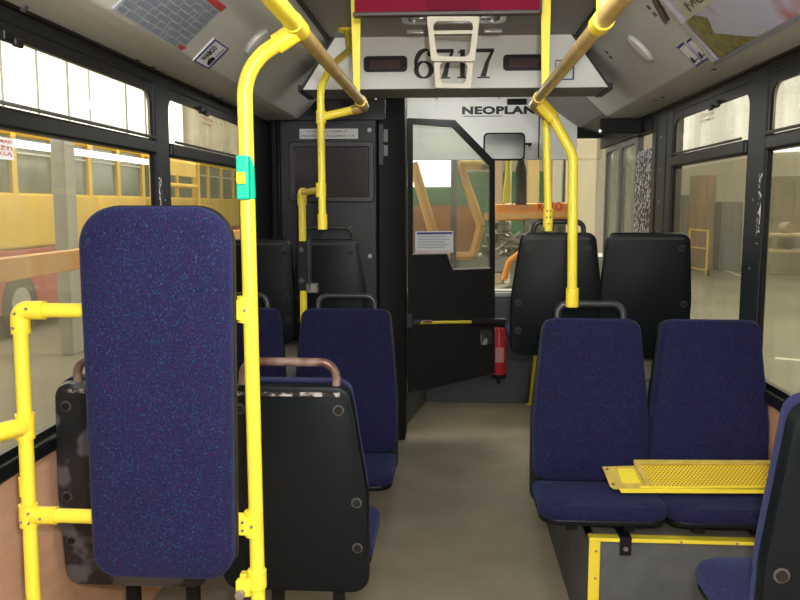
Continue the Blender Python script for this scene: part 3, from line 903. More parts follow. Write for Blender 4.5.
def arc(cx, cy, rx, ry, a0, a1, w0, w1, n=16, mid=None):
    out = []
    for k in range(n + 1):
        f = k / n; a = math.radians(a0 + (a1 - a0) * f)
        wd = w0 + (w1 - w0) * f
        if mid is not None:
            wd = min(w0, w1) + (mid - min(w0, w1)) * math.sin(PI * f)
        out.append((cx + rx * math.cos(a), cy + ry * math.sin(a), wd))
    return out


G6 = [arc(.5, .30, .36, .27, 90, 270, .05, .05, 16, .17), arc(.5, .30, .36, .27, -90, 90, .05, .05, 16, .17),
      arc(.62, .42, .52, .55, 75, 190, .04, .05, 16, .17), arc(.80, .84, .06, .05, 0, 360, .1, .1, 12)]
H_ = (1, 0)
G7 = [[(.05, .93, .13), (.95, .93, .13)], [(.07, .97, .05, H_), (.07, .76, .03, H_)], [(.90, .93, .10, H_), (.66, .55, .14, H_), (.48, .05, .20, H_)], [(.22, .02, .05), (.78, .02, .05)]]
G1_ = [[(.5, .97, .17, H_), (.5, .03, .17, H_)], [(.22, .02, .05), (.78, .02, .05)], [(.26, .86, .05), (.5, .95, .07)]]
yg = YB - .004
gz0 = P(430, 78.5, yg).z; gz1 = P(430, 49, yg).z
digs = bmesh.new()
for g_, xa, xb in ((G6, 413.5, 434), (G7, 435.5, 454.5), (G1_, 453, 472), (G7, 472.5, 495)):
    xa_, xb_ = PX(xa, yg, 60), PX(xb, yg, 60)
    glyph(digs, g_, xa_, gz0, xb_ - xa_, gz1 - gz0, yg)
obj('number_lettering', digs, INK, t, smooth=False)
for xa, xb in ((365, 407), (499.5, 541)):
    o3 = [(p, YB - .006, q) for p, q in rrect(PX(xa, YB), PX(xb, YB), P(400, 72, YB).z, P(400, 56, YB).z, .02)]
    obj('display_window', poly(bmesh.new(), o3, (0, .006, 0)), mat('navy_black_display', (.015, .017, .03), .25), t)
    o3 = [(p, YB - .008, q) for p, q in rrect(PX(xa + 6, YB), PX(xb - 7, YB), P(400, 68.5, YB).z, P(400, 60, YB).z, .004)]
    obj('led_strip', poly(bmesh.new(), o3, (0, .002, 0)), mat('unlit_led_red', (.06, .012, .018), .4), t)
# hygiene / company sticker on the box
t2 = tag(obj('sticker', B(PX(550, YB - .008), PX(568.5, YB - .008), YB - .006, YB - .004, P(560, 80, YB).z, P(560, 60, YB).z), PAPER, None, smooth=False), 'small white sticker with a blue border on the number box', 'sticker')
t2['_loc'] = (0, 0, 0)
ys_ = YB - .0075
xa, xb, za, zb = PX(550, ys_), PX(568.5, ys_), P(560, 80, ys_).z, P(560, 60, ys_).z
o3 = [(xa, ys_, za), (xb, ys_, za), (xb, ys_, zb), (xa, ys_, zb)]; i3 = [(xa + .004, ys_, za + .004), (xb - .008, ys_, za + .007), (xb - .008, ys_, zb - .005), (xa + .004, ys_, zb - .005)]
obj('blue_border', ringp(bmesh.new(), o3, i3, (0, .001, 0)), NAVY, t2, smooth=False)
obj('red_mark', poly(bmesh.new(), [(xa + .028, ys_, zb - .035), (xa + .045, ys_, zb - .055), (xa + .038, ys_, zb - .06), (xa + .022, ys_, zb - .04)], (0, .001, 0)), RED, t2, smooth=False)
obj('grey_mark', poly(bmesh.new(), [(xa + .012, ys_, zb - .035), (xa + .022, ys_, zb - .018), (xa + .018, ys_, zb - .05)], (0, .001, 0)), GREY, t2, smooth=False)
obj('black_mark', B(xa + .015, xa + .04, ys_, ys_ + .001, za + .02, za + .026), INK, t2, smooth=False)

# --- roof hatch with red panel and two-step cream handle, lamp unit
YH = 2.95
hz = P(450, 14.5, YH).z
t = thing('roof_hatch', 'dark red translucent ceiling hatch panel with a dark grey lower frame', 'roof hatch', (0, YH, 2.45))
xa, xb = PX(353, YH, 10), PX(542, YH, 10)
obj('red_panel', B(xa + .006, xb - .006, YH + .005, YH + .03, hz + .012, 2.452), mat('dark_red_plastic', (.16, .003, .022), .6, spec=.1), t, smooth=False)
obj('centre_rib', B(PX(427, YH, 5), PX(480, YH, 5), YH - .002, YH + .01, hz + .014, 2.452), mat('darker_red_plastic', (.12, .002, .016), .6, spec=.1), t, smooth=False)
obj('lower_frame', B(xa, xb, YH - .006, YH + .03, hz - .002, hz + .012), mat('frame_grey_edge', (.045, .03, .032), .5), t, bevel=.003)
obj('side_frame', B(xb - .008, xb, YH - .006, YH + .03, hz, 2.452), mat('frame_grey_edge', (.045, .03, .032), .5), t, smooth=False)
YK = 2.93
t = thing('hatch_handle', 'cream two-step metal frame hanging below the red hatch', 'hatch handle', P(467, 15, YK))


def trap(bm, a, b, c, d, wd, y):
    """trapezoid frame: corners a(top-left) b(top-right) c(bottom-right) d(bottom-left) in pixels"""
    O = [P(*a, y), P(*b, y), P(*c, y), P(*d, y)]
    cen = sum(O, Vector()) / 4
    I = []
    for p in O:
        I.append(Vector((p.x + (wd if p.x < cen.x else -wd), y, p.z + (wd * .8 if p.z < cen.z else -wd * .8))))
    O = [Vector((p.x, y, p.z)) for p in O]
    fo = fillet([Vector((p.x, p.z)) for p in O], .006, 4, True); fi = fillet([Vector((p.x, p.z)) for p in I], .02, 4, True)
    ringp(bm, [(p.x, y, p.y) for p in fo], [(p.x, y, p.y) for p in fi], (0, .014, 0))


bm = bmesh.new(); trap(bm, (426.5, 16), (480, 16), (475, 61.5), (431, 61), .022, YK)
obj('upper_step', bm, CREAM, t, bevel=.003)
bm = bmesh.new(); trap(bm, (433.5, 57), (474, 57), (471.5, 88.5), (435, 88), .022, YK + .02)
obj('lower_step', bm, CREAM, t, bevel=.003)
obj('crossbar', B(P(433, 30, YK).x, P(476, 30, YK).x, YK + .002, YK + .013, P(450, 34, YK).z, P(450, 30, YK).z), CREAM, t, bevel=.003)
YU = 3.55
t = thing('ceiling_lamp', 'chrome-edged ceiling lamp behind the cream hatch handle', 'lamp', (.05, YU + .1, 2.45))
xa, xb = PX(400, YU, 25), PX(508, YU, 25)
lam = rrect(xa, xb, YU - .12, YU + .22, .05)
zl_ = 2.452
obj('chrome_rim', ringp(bmesh.new(), [(p, q, zl_ - .035) for p, q in lam], [(.5 * (xa + xb) + (p - .5 * (xa + xb)) * .88, YU + .05 + (q - YU - .05) * .80, zl_ - .035) for p, q in lam], (0, 0, .035)), METAL, t)
obj('lens', B(xa + .03, xb - .03, YU - .08, YU + .18, zl_ - .022, zl_ - .012), mat('grey_lamp_lens', (.35, .37, .36), .15), t, smooth=False)
tb = bmesh.new(); tube(tb, [(PX(455, YU, 20), YU - .02, zl_ - .030), (PX(463, YU, 20), YU + .02, zl_ - .030)], .008, 10)
tube(tb, [(PX(467, YU, 20), YU - .02, zl_ - .030), (PX(472, YU, 20), YU + .02, zl_ - .030)], .010, 10)
obj('small_tube', tb, emis('lamp_glow', (1, 1, .95), 6), t)
# slim strap behind left bracket of hatch: rear lamp housing arms
for px0, px1 in ((407, 424), (484, 502)):
    obj('rim_corner', B(PX(px0, YU - .12, 32), PX(px1, YU - .12, 32), YU - .14, YU - .12, P(400, 34, YU - .13).z, P(400, 30, YU - .13).z), METAL, t, bevel=.003)

# ================================================================== ON THE COVES
# slanted part of each cove: a plane through two profile points


def cove_frame(s):
    a = Vector((s * .66, 0, 2.435)); b = Vector((s * .965, 0, 2.145))
    v = (a - b).normalized(); u = Vector((0, 1, 0)); n = u.cross(v)
    if n.z > 0:
        n = -n
    return b, u, v, n


def on_cove(s, px, py, off=.003):
    b, u, v, n = cove_frame(s)
    return HIT(px, py, b + n * off, n)


def cove_quad(s, pix, off=.003, th=.003):
    b, u, v, n = cove_frame(s)
    pts = [on_cove(s, x, y, off) for x, y in pix]
    bm = poly(bmesh.new(), pts, -n * th)
    return bm, pts


# left timetable notice
bm, pts = cove_quad(-1, [(112, 9), (182, 51), (225, 7), (160, -34)])
bL, uL, vL, nL = cove_frame(-1)
t = obj('notice_sheet', bm, mat('pale_blue_paper', (.42, .46, .52), .5), None, smooth=False)
tag(t, 'large pale printed notice stuck on the left ceiling slope', 'notice'); t['_loc'] = (0, 0, 0)
o_, ea, eb = pts[1], (pts[0] - pts[1]), (pts[2] - pts[1])
bm = bmesh.new(); off = nL * .0015
random.seed(3)
for c_ in range(9):
    r_ = 0.03
    while r_ < .96:
        ln = random.uniform(.03, .13) if random.random() < .5 else .16
        ln = min(ln, .97 - r_)
        for k in range(6):
            f0 = .02 + c_ * .108 + k * .016
            f1 = f0 + .010
            g1 = r_ + ln * (1 if k < 5 else random.uniform(.3, 1))
            q = [o_ + ea * x + eb * y + off for x, y in ((r_, f0), (g1, f0), (g1, f1), (r_, f1))]
            vs = [bm.verts.new(p) for p in q]; bm.faces.new(vs)
        r_ += ln + .012
obj('printed_text', bm, mat('grey_blue_print', (.22, .26, .34), .5), t, smooth=False)
q = [o_ + ea * x + eb * y + off * 1.3 for x, y in ((-.005, .82), (.9, .84), (.9, 1.0), (-.005, 1.0))]
q = [on_cove(-1, x, y, .0055) for x, y in ((206, 0), (221, 12), (227, 7), (211, -4))]
obj('red_header', poly(bmesh.new(), q, -nL * .001), REDINK, t, smooth=False)
q = [on_cove(-1, x, y, .0055) for x, y in ((178, 45), (181, 50.5), (187, 48), (181, 45.5))]
obj('red_corner', poly(bmesh.new(), q, -nL * .001), REDINK, t, smooth=False)


def cove_sticker(s, pix, label, text, name='brand_sticker'):
    bm, pts = cove_quad(s, pix)
    t = obj(name, bm, PAPER, None, smooth=False); tag(t, label, 'sticker'); t['_loc'] = (0, 0, 0)
    b, u, v, n = cove_frame(s)
    o_, ea, eb = pts[0], pts[1] - pts[0], pts[3] - pts[0]
    f = lambda x, y, k=1.0: o_ + ea * x + eb * y + n * .0015 * k
    O = [f(0, 0), f(1, 0), f(1, 1), f(0, 1)]; I = [f(.05, .09), f(.95, .09), f(.95, .91), f(.05, .91)]
    obj('blue_border', ringp(bmesh.new(), O, I, n * .0005), NAVY, t, smooth=False)
    if text:
        textobj('lettering', text, INK, t, ea.length * .62, eb.length * .30, f(.18, .52, 1.3), ea, eb, .04)
    obj('dark_picture', poly(bmesh.new(), [f(.12, .16, 1.2), f(.45, .16, 1.2), f(.45, .38, 1.2), f(.30, .45, 1.2), f(.12, .3, 1.2)], n * .0003), INK, t, smooth=False)
    obj('grey_lines', poly(bmesh.new(), [f(.5, .2, 1.2), f(.88, .2, 1.2), f(.88, .26, 1.2), f(.5, .26, 1.2)], n * .0003), GREY, t, smooth=False)
    return t


cove_sticker(-1, [(208.5, 69), (229, 48.5), (213.5, 38.5), (193, 60.5)], 'small blue-edged sticker on the left ceiling slope beside the printed notice', 'WABCO')
cove_sticker(1, [(697, 67), (704, 62), (686, 41), (677, 47)], 'left of two small blue-edged stickers near the framed poster', None)
cove_sticker(1, [(704, 62), (711, 58), (694, 37), (686, 41)], 'right of two small blue-edged stickers, touching the framed poster corner', 'DROŠI'[:0] or None)


def oval(s, cx, cy, dx, dy, wid, label):
    b, u, v, n = cove_frame(s)
    c = on_cove(s, cx, cy, 0)
    e = on_cove(s, cx + dx, cy + dy, 0) - c
    a = e.normalized(); q = n.cross(a).normalized()
    L = e.length
    bm = bmesh.new(); rings = []
    for k, hh in ((1, 0), (1, .006), (.92, .014), (.7, .018), (.3, .020)):
        rings.append([bm.verts.new(c + a * (L * k * math.cos(x)) + q * (wid * (k if k > .9 else k) * math.sin(x)) + n * hh) for x in [2 * PI * i / 28 for i in range(28)]])
    for r0, r1 in zip(rings, rings[1:]):
        for i in range(28):
            bm.faces.new((r0[i], r0[(i + 1) % 28], r1[(i + 1) % 28], r1[i]))
    bm.faces.new(rings[-1])
    root = thing('oval_speaker_cover', label, 'speaker', c)
    obj('cover', bm, mat('white_plastic_cover', (.62, .63, .6), .4), root)
    bm = bmesh.new()
    oo = [c + a * (L * 1.06 * math.cos(x)) + q * (wid * 1.1 * math.sin(x)) for x in [2 * PI * i / 28 for i in range(28)]]
    ii = [c + a * (L * .99 * math.cos(x)) + q * (wid * .97 * math.sin(x)) for x in [2 * PI * i / 28 for i in range(28)]]
    obj('rim', ringp(bm, oo, ii, n * .006), mat('light_grey_rim', (.45, .46, .44), .4), root)


oval(-1, 256.5, 41.5, 11, -12.5, .062, 'white oval cover on the left ceiling slope')
oval(1, 640.5, 47.5, 12, 12.5, .050, 'white oval cover on the right ceiling slope')
# screws in the coves
for s, lst in ((-1, ((24, 8), (137, 60), (153, 67), (212, 94), (221, 98))), (1, ((649, 7), (655, 14), (607, 52), (611, 57), (714, 69), (756, 65), (663, 97), (655, 100)))):
    for (x, y) in lst:
        b, u, v, n = cove_frame(s)
        if y > 58 and x != 607 and x != 611:
            b = Vector((s * 1.02, 0, 2.137)); d2 = Vector((s * HW, 0, 2.14)) - b; v = d2.normalized(); n = Vector((0, 1, 0)).cross(v)
            if n.z > 0: n = -n
        c = HIT(x, y, b, n)
        bm = disc(bmesh.new(), c, n, .011, .004, 12)
        o = obj('ceiling_screw', bm, mat('dark_screw', (.05, .05, .05), .4), None)
        o.data.materials[0] = MATS['dark_screw']
        tag(o, 'small dark screw head in the %s ceiling slope' % ('left' if s < 0 else 'right'), 'screw', '%s ceiling slope screws' % ('left' if s < 0 else 'right'))

# framed poster on the right cove
bR, uR, vR, nR = cove_frame(1)
pix = [(717, 59), (665, -1), (790, -95), (872, -27)]
bm, pts = cove_quad(1, pix, .012, .012)
t = thing('framed_poster', 'large framed colour poster on the right ceiling slope, cut by the photo edge', 'poster', (0, 0, 0))


def poster_mat():
    m = bpy.data.materials.new('blurred_poster_print'); m.use_nodes = True
    nt = m.node_tree; L = nt.links; b = nt.nodes['Principled BSDF']; b.inputs['Roughness'].default_value = .25
    tc = nt.nodes.new('ShaderNodeTexCoord'); n = nt.nodes.new('ShaderNodeTexNoise'); n.inputs['Scale'].default_value = 5.5; n.inputs['Detail'].default_value = 2
    mp = nt.nodes.new('ShaderNodeMapping'); mp.inputs['Location'].default_value = (.4, .25, .1); L.new(tc.outputs['Object'], mp.inputs[0]); L.new(mp.outputs[0], n.inputs['Vector'])
    r = nt.nodes.new('ShaderNodeValToRGB'); e = r.color_ramp.elements
    e[0].position = .30; e[0].color = (.35, .12, .12, 1); e[1].position = .45; e[1].color = (.40, .40, .50, 1)
    x = e.new(.62); x.color = (.36, .38, .50, 1); x = e.new(.7); x.color = (.50, .38, .34, 1)
    L.new(n.outputs['Fac'], r.inputs['Fac']); L.new(r.outputs['Color'], b.inputs['Base Color'])
    return m


obj('print', bm, poster_mat(), t, smooth=False)
o_, ea, eb = pts[0], pts[1] - pts[0], pts[3] - pts[0]     # ea up along front edge, eb toward the rear
f = lambda x, y, k=1.0: o_ + ea * x + eb * y + nR * .0015 * k
dk = mat('dark_brown_green_print', (.09, .065, .01), .3, noise=.6, nscale=25, color2=(.22, .20, .04))
obj('foliage_print', poly(bmesh.new(), [f(.0, .02), f(.62, .0), f(.62, .10), f(.50, .17), f(.30, .13), (f(.12, .26)), f(.0, .36)], nR * .0004), dk, t, smooth=False)
obj('caption_label', poly(bmesh.new(), [f(.62, .04, 1.6), f(.90, .04, 1.6), f(.90, .55, 1.6), f(.62, .42, 1.6)], nR * .0004), mat('pale_green_label', (.42, .44, .34), .5), t, smooth=False)
textobj('caption_lettering', 'МОХ', mat('olive_ink', (.06, .07, .02), .5), t, eb.length * .24, ea.length * .13, f(.68, .10, 2.2), eb, ea, .03)
obj('front_frame', poly(bmesh.new(), [f(-.02, -.025, 0), f(1.02, -.025, 0), f(1.02, .0, 0), f(-.02, .0, 0)], nR * .012), mat('aluminium_poster_frame', (.62, .63, .68), .25, .8), t, smooth=False)
obj('lower_frame', poly(bmesh.new(), [f(-.05, -.025, 0), f(0, -.02, 0), f(0, 1.05, 0), f(-.05, 1.05, 0)], nR * .012), mat('dull_grey_poster_frame', (.17, .18, .19), .4), t, smooth=False)
# small dark strip fixture left of poster
q = [on_cove(1, x, y, .010) for x, y in ((648, -6), (652, -8), (668, 21), (665, 25), (661, 20))]
tag(obj('reading_lamp_strip', poly(bmesh.new(), q, -nR * .01), mat('maroon_black_plastic', (.05, .02, .03), .3), None, bevel=.002), 'thin dark maroon strip on the right slope left of the poster', 'strip')

# entrance: black device hanging from the cove end, thin handle on the cove beyond the number box
t = thing('door_header_lamp', 'small black fitting with a bright dot above the front entrance', 'fitting', P(615, 131, 4.9))
a = P(598, 134, 5.2); b = P(640, 124, 5.2)
obj('fitting_body', B(a.x, b.x, 5.135, 5.22, a.z, b.z + .03), BLACK, t, bevel=.008)
bm = disc(bmesh.new(), P(600, 131, 5.13), (0, -1, 0), .007, .004, 12); obj('indicator', bm, emis('indicator_glow', (1, 1, 1), 1.5), t)
a = P(569, 100, 4.75); b = P(580, 114, 4.75)

# ================================================================== CAB BULKHEAD
YC = 5.25
XC = PX(405, YC, 200)           # right corner of the cab column
t = thing('cab_bulkhead', 'dark grey cab partition wall with a recessed screen surround', 'partition', (-.7, YC, 0))
zc = P(300, 97, YC).z
obj('main_panel', B(PX(281, YC), PX(378, YC), YC, YC + .10, 0.001, 2.33), DGREY, t, bevel=.02)
obj('wall_panel', B(-HW + .004, PX(280, YC + .02), YC + .04, YC + .12, 0.001, 2.30), DGREY, t, bevel=.015)
obj('edge_post', B(PX(274, YC), PX(279.5, YC), YC - .01, YC + .05, 0.8, 2.20), BLACK, t, bevel=.008)
obj('upper_fascia', B(PX(286, YC), PX(386, YC), YC - .012, YC + .005, P(300, 121, YC).z, P(300, 98, YC).z), DGREY, t, bevel=.008)
obj('column_face', poly(bmesh.new(), [(PX(378, YC), YC + .015, 0.001), (PX(385, YC), YC + .015, 0.001), (XC, YC + .07, .001), (XC, YC + .27, .001), (PX(378, YC), YC + .27, .001)], (0, 0, 2.40)), BLACK, t, bevel=.01)
obj('column_strip', B(PX(379, YC), PX(384, YC), YC + .003, YC + .016, P(380, 165, YC).z, P(380, 124, YC).z), DGREY, t, bevel=.003)
bm = bmesh.new()
for ya, yb in ((142, 129), (156, 145)):
    box(bm, PX(384, YC + .01), PX(388, YC + .01), YC - .0, YC + .02, P(385, ya, YC).z, P(385, yb, YC).z)
obj('switch_plates', bm, mat('grey_switch', (.2, .2, .22), .4), t, bevel=.003)
obj('seam', B(PX(360, YC - .002), PX(379, YC - .002), YC - .004, YC, P(380, 263, YC).z, P(380, 262, YC).z), INK, t, smooth=False)
for q in ((369.5, 130), (370, 256)):
    obj('white_cap', disc(bmesh.new(), P(*q, YC - .002), (0, -1, 0), .014, .006, 16), mat('white_cap', (.6, .62, .62), .4), t)
t = thing('information_screen', 'switched-off flat screen in a rounded dark bezel on the cab partition', 'screen', P(334, 203, YC - .01))
xa, xb, za, zb = PX(292, YC), PX(375, YC), P(330, 202, YC).z, P(330, 142, YC).z
O = [(p, YC - .045, q) for p, q in rrect(xa, xb, za, zb, .03)]; I = [(p, YC - .045, q) for p, q in rrect(xa + .035, xb - .035, za + .035, zb - .035, .012)]
obj('bezel', ringp(bmesh.new(), O, I, (0, .05, 0)), mat('bezel_dark_plastic', (.035, .037, .045), .4), t, bevel=.006)
obj('display', B(xa + .03, xb - .03, YC - .025, YC - .015, za + .03, zb - .03), SCREEN, t, smooth=False)
a, b = P(299.5, 139, YC - .016), P(358, 128.5, YC - .016)
t = tag(obj('notice_strip', B(a.x, b.x, YC - .016, YC - .0125, a.z, b.z), PAPER, None, smooth=False), 'white two-line paper notice above the screen', 'notice'); t['_loc'] = (0, 0, 0)
GI = mat('faded_grey_ink', (.28, .29, .31), .5)
textobj('lettering', 'LINIJOS DEL ALEJIM US', GI, t, (b.x - a.x) * .70, .019, (a.x + .045, YC - .0175, a.z + .036), (1, 0, 0), (0, 0, 1), .01)
textobj('lettering', 'PRIEŠAIS KALEJIMO VA', GI, t, (b.x - a.x) * .92, .021, (a.x + .012, YC - .0175, a.z + .008), (1, 0, 0), (0, 0, 1), .015)

# cab podium step and door
t = thing('cab_step', 'low dark grey step box at the foot of the cab door', 'step', (-.6, 5.9, 0))
c0 = HIT(398.5, 437, (0, 0, 0), Vector((0, 0, 1))); c1 = HIT(427, 396, (0, 0, 0), Vector((0, 0, 1))); print('STEP', c0, c1)
obj('step_body', poly(bmesh.new(), [(-HW + .003, c0.y, .001), (c0.x, c0.y, .001), (c1.x, min(c1.y, 6.38), .001), (-HW + .003, min(c1.y, 6.38), .001)], (0, 0, P(400, 401, c0.y).z)), PODIUM, t, bevel=.02)
YDH = 5.55
hx = PX(408, YDH)
t = thing('cab_door', 'black half-glazed cab door with slanted top corner, standing open', 'cab door', (hx, YDH, P(408, 392, YDH).z))


def D(px, py):
    """point in the slightly turned plane of the open door"""
    n = Vector((-.22, 1, 0)).normalized()
    return HIT(px, py, (hx, YDH, 1), n)


outl = [(408, 393), (408, 118), (455, 120), (495, 161), (495, 373)]
glz = [(413, 255), (413, 124), (453, 126), (490.5, 165), (490.5, 268), (453, 270), (447, 254)]
dn = Vector((-.22, 1, 0)).normalized()
th = dn * .035
# door skin around the glass, from quads
op = [D(*p) for p in outl]; gp = [D(*p) for p in glz]
bm = bmesh.new()
fill = [[(408, 393), (495, 373), (495, 268), (453, 270), (447, 254), (408, 255)]]
for fl in fill:
    poly(bm, [D(*p) for p in fl], th)
obj('lower_panel', bm, BLACK, t, bevel=.004)
O = [(408, 118), (455, 120), (495, 161), (495, 269)]; I = [(413, 124), (453, 126.5), (490, 164), (490, 269)]
bm = bmesh.new()
poly(bm, [D(408, 255), D(408, 118), D(413, 124), D(413, 255)], th)
poly(bm, [D(408, 118), D(455, 120), D(453, 127), D(413, 124)], th)
poly(bm, [D(455, 120), D(495, 161), D(490, 165.5), D(453, 127)], th)
poly(bm, [D(495, 161), D(495, 269), D(490, 269), D(490, 165.5)], th)
obj('glazing_frame', bm, BLACK, t, smooth=False)
bm = poly(bmesh.new(), [D(*p) + dn * .015 for p in glz], dn * .005); obj('door_glass', bm, GLASSC, t, smooth=False)
lp = [D(x, y) - dn * .004 for x, y in ((413, 254), (447, 253.5), (453, 269.5), (490, 268))]
bm = tube(bmesh.new(), lp, .006, 8); obj('glass_sill', bm, mat('pale_seal', (.35, .35, .33), .5), t)
bm = tube(bmesh.new(), [D(412, 322) - dn * .04, D(475, 321) - dn * .04], .011, 12); obj('pull_bar', bm, YEL, t)
bm = tube(bmesh.new(), [D(470, 321) - dn * .04, D(503, 322) - dn * .05], [.026, .034], 16); obj('bar_grip', bm, BLACK, t)
bm = B(D(403, 320).x, D(413, 320).x, YDH - .06, YDH + .0, D(408, 327).z, D(408, 313).z); box(bm, D(413, 320).x, D(421, 320).x, YDH - .05, YDH - .02, D(408, 323).z, D(408, 319).z); obj('hinge_bracket', bm, PILLAR, t, bevel=.006)
bm = tube(bmesh.new(), [D(421, 321) - dn * .04, D(431, 321) - dn * .04], .013, 12); obj('bar_collar', bm, BROWN, t)
bm = poly(bmesh.new(), [D(481, 345) - dn * .002, D(492, 344) - dn * .002, D(491, 330) - dn * .002, D(480, 330) - dn * .002], dn * .001); obj('torn_label', bm, blotch('torn_label_paper', (.02, .02, .02), (.35, .35, .36), 30, .5, .6, .5, 2, (1, 1, .3)), t, smooth=False)
bm = poly(bmesh.new(), [D(x, y) + dn * .008 for x, y in ((415.5, 254), (453.5, 252.5), (453.5, 231), (415.5, 231.5))], dn * .002)
s_ = tag(obj('notice_sheet', bm, PAPER, None, smooth=False), 'white notice with a blue header on the cab door glass', 'notice'); s_['_loc'] = (0, 0, 0)
bm = poly(bmesh.new(), [D(x, y) + dn * .006 for x, y in ((417, 234.5), (452.5, 234), (452.5, 232), (417, 232.5))], dn * .001); obj('blue_header', bm, NAVY, s_, smooth=False)
bm = bmesh.new()
for k in range(5):
    poly(bm, [D(x, y + k * 2.6) + dn * .006 for x, y in ((418, 237.3), (450 if k % 2 else 445, 237), (450 if k % 2 else 445, 236.3), (418, 236.6))], dn * .001)
obj('text_lines', bm, mat('faint_grey_print', (.35, .37, .42), .5), s_, smooth=False)
od = D(417, 252.8) + dn * .005; ux = (D(452, 252) - D(417, 252)).normalized()
textobj('red_lettering', 'NEKALBETI SU VAIRUOTOJU', REDINK, s_, (D(452, 252) - D(417, 252)).length, .013, od, ux, (0, 0, 1), .01)

# fire extinguisher
c = P(498.5, 376, 6.30); tp = P(498.5, 326, 6.30)
t = thing('fire_extinguisher', 'red fire extinguisher standing upright beside the cab door edge', 'fire extinguisher', c)
r_ = .058
bm = tube(bmesh.new(), [c + Vector((0, 0, .0)), c + Vector((0, 0, .015)), Vector((c.x, c.y, tp.z - .05)), Vector((c.x, c.y, tp.z - .01)), Vector((c.x, c.y, tp.z + .01))], [r_ * .9, r_, r_, r_ * .7, r_ * .3], 24)
obj('cylinder_body', bm, RED, t)
obj('valve', B(c.x - .02, c.x + .02, c.y - .02, c.y + .03, tp.z + .01, tp.z + .06), BLACK, t, bevel=.005)
bm = tube(bmesh.new(), [c + Vector((0, 0, -.012)), c + Vector((0, 0, .02))], r_ * 1.03, 24); obj('foot_ring', bm, BLACK, t)
obj('white_label', B(c.x - .03, c.x + .035, c.y - r_ - .002, c.y - r_ * .55, c.z + .12, c.z + .24), mat('label_red_white', (.6, .25, .25), .5), t, bevel=.002)
bm = B(c.x - .03, c.x + .03, c.y + .03, YF - .02, c.z - .03, c.z - .012); box(bm, c.x - .015, c.x + .015, c.y - .01, c.y + .02, c.z - .06, c.z - .01)
obj('wall_bracket', bm, BLACK, t, smooth=False)

# interior mirror below the white panel
YM = 6.2
t = thing('driver_mirror', 'rounded rectangular mirror below the maker lettering', 'mirror', P(520, 148, YM))
xa, xb, za, zb = PX(481.5, YM), PX(522.5, YM), P(500, 160.5, YM).z, P(500, 132.5, YM).z
o3 = [(p, YM, q) for p, q in rrect(xa, xb, za, zb, .035)]
obj('mirror_housing', poly(bmesh.new(), o3, (0, .03, 0)), BLACK, t, bevel=.008)
o3 = [(p, YM - .003, q) for p, q in rrect(xa + .013, xb - .013, za + .013, zb - .013, .025)]
obj('mirror_glass', poly(bmesh.new(), o3, (0, .003, 0)), mat('mirror_surface', (.22, .24, .23), .12, 1.0), t)
obj('mirror_arm', T_([(xb - .005, YM + .02, (za + zb) / 2 + .02), (xb + .045, YM + .02, (za + zb) / 2 + .02), (xb + .05, YF, (za + zb) / 2 + .02)], .008, .01, 10), BLACK, t)
t = thing('visor_clip', 'small dark clip on the white panel under the number box', 'clip', P(514, 102, YF - .01))
obj('clip_body', B(PX(504, YF - .02), PX(523, YF - .02), YF - .03, YF, P(514, 105, YF).z, P(514, 99, YF).z), BLACK, t, bevel=.006)
bm = disc(bmesh.new(), P(531, 149.5, YF - .001), (0, -1, 0), .014, .003, 14)
tag(obj('round_cap', bm, mat('pale_cap', (.8, .82, .85), .4)), 'tiny pale round cap right of the mirror', 'cap')

# windscreen wiper motor cylinder seen behind the mirror
t = thing('exhaust_stack', 'black upright cylinder outside beyond the windscreen', 'pipe', P(521, 205, 8.4))
tube_ = bmesh.new(); tube(tube_, [P(521, 205, 8.4), P(521, 170, 8.4), P(521, 160, 8.4)], [.057, .057, .03], 16)
obj('cylinder', tube_, BLACK, t)

# ================================================================== YELLOW PERFORATED PLATE
YA, YZ = 2.66, 2.93
zp_ = zr + .012
t = thing('perforated_plate', 'yellow perforated metal ramp plate lying across the right blue seats', 'metal plate', (.85, 2.8, zp_))
pa = P(621, 489, YA); 
zpl = zr + .030
# ground it on the cushions: compute corners on the horizontal plane z=zpl


def HZ(px, py, z):
    return HIT(px, py, (0, 0, z), Vector((0, 0, 1)))


PERF = dots('perforated_yellow_sheet', (.80, .60, .05), (.16, .12, .02), .014, (0, 1), .35, .45)
DY = mat('dull_yellow_plate', (.62, .47, .10), .45, noise=.25, nscale=30)
pf_ = P(620, 494, 2.80); pr_ = P(650, 463, 2.925)
pd = (Vector((0, pr_.y, pr_.z)) - Vector((0, pf_.y, pf_.z))).normalized(); pn = Vector((1, 0, 0)).cross(pd)


def PL(px, py, off=0.0):
    return HIT(px, py, pf_ + pn * off, pn)


def plq(pix, th, off=0.0, shift=0.0):
    return poly(bmesh.new(), [PL(*q) + pn * shift for q in pix], pn * th)


xr = 775
obj('deck', plq([(640, 489), (xr, 488), (xr, 465), (634, 465)], -.006), PERF, t, smooth=False)
obj('front_lip', plq([(621, 493.5), (xr, 494), (xr, 490), (619, 489)], .004), YEL, t, bevel=.002)
obj('front_rib', plq([(640, 489.5), (xr, 489), (xr, 487), (640, 487.5)], .010), YEL, t, bevel=.002)
obj('rear_lip', plq([(634, 465.5), (xr, 465.5), (xr, 462), (633, 461.5)], .012), DY, t, bevel=.002)
obj('side_rib', plq([(634, 466), (646, 487), (653, 487), (640, 466)], .010), DY, t, bevel=.002)
obj('end_flange', plq([(602, 467), (610, 487), (614, 489.5), (646, 489.5), (634, 466)], .003), DY, t, bevel=.001)
obj('end_tray', plq([(617, 469), (622, 484), (641, 484), (633, 469)], .005), YEL, t, bevel=.002)
for (x, y) in ((607, 470), (613, 485), (643, 472), (648, 483)):
    obj('plate_screw', disc(bmesh.new(), PL(x, y) + pn * .004, pn, .005, .004, 10), BOLT, t)
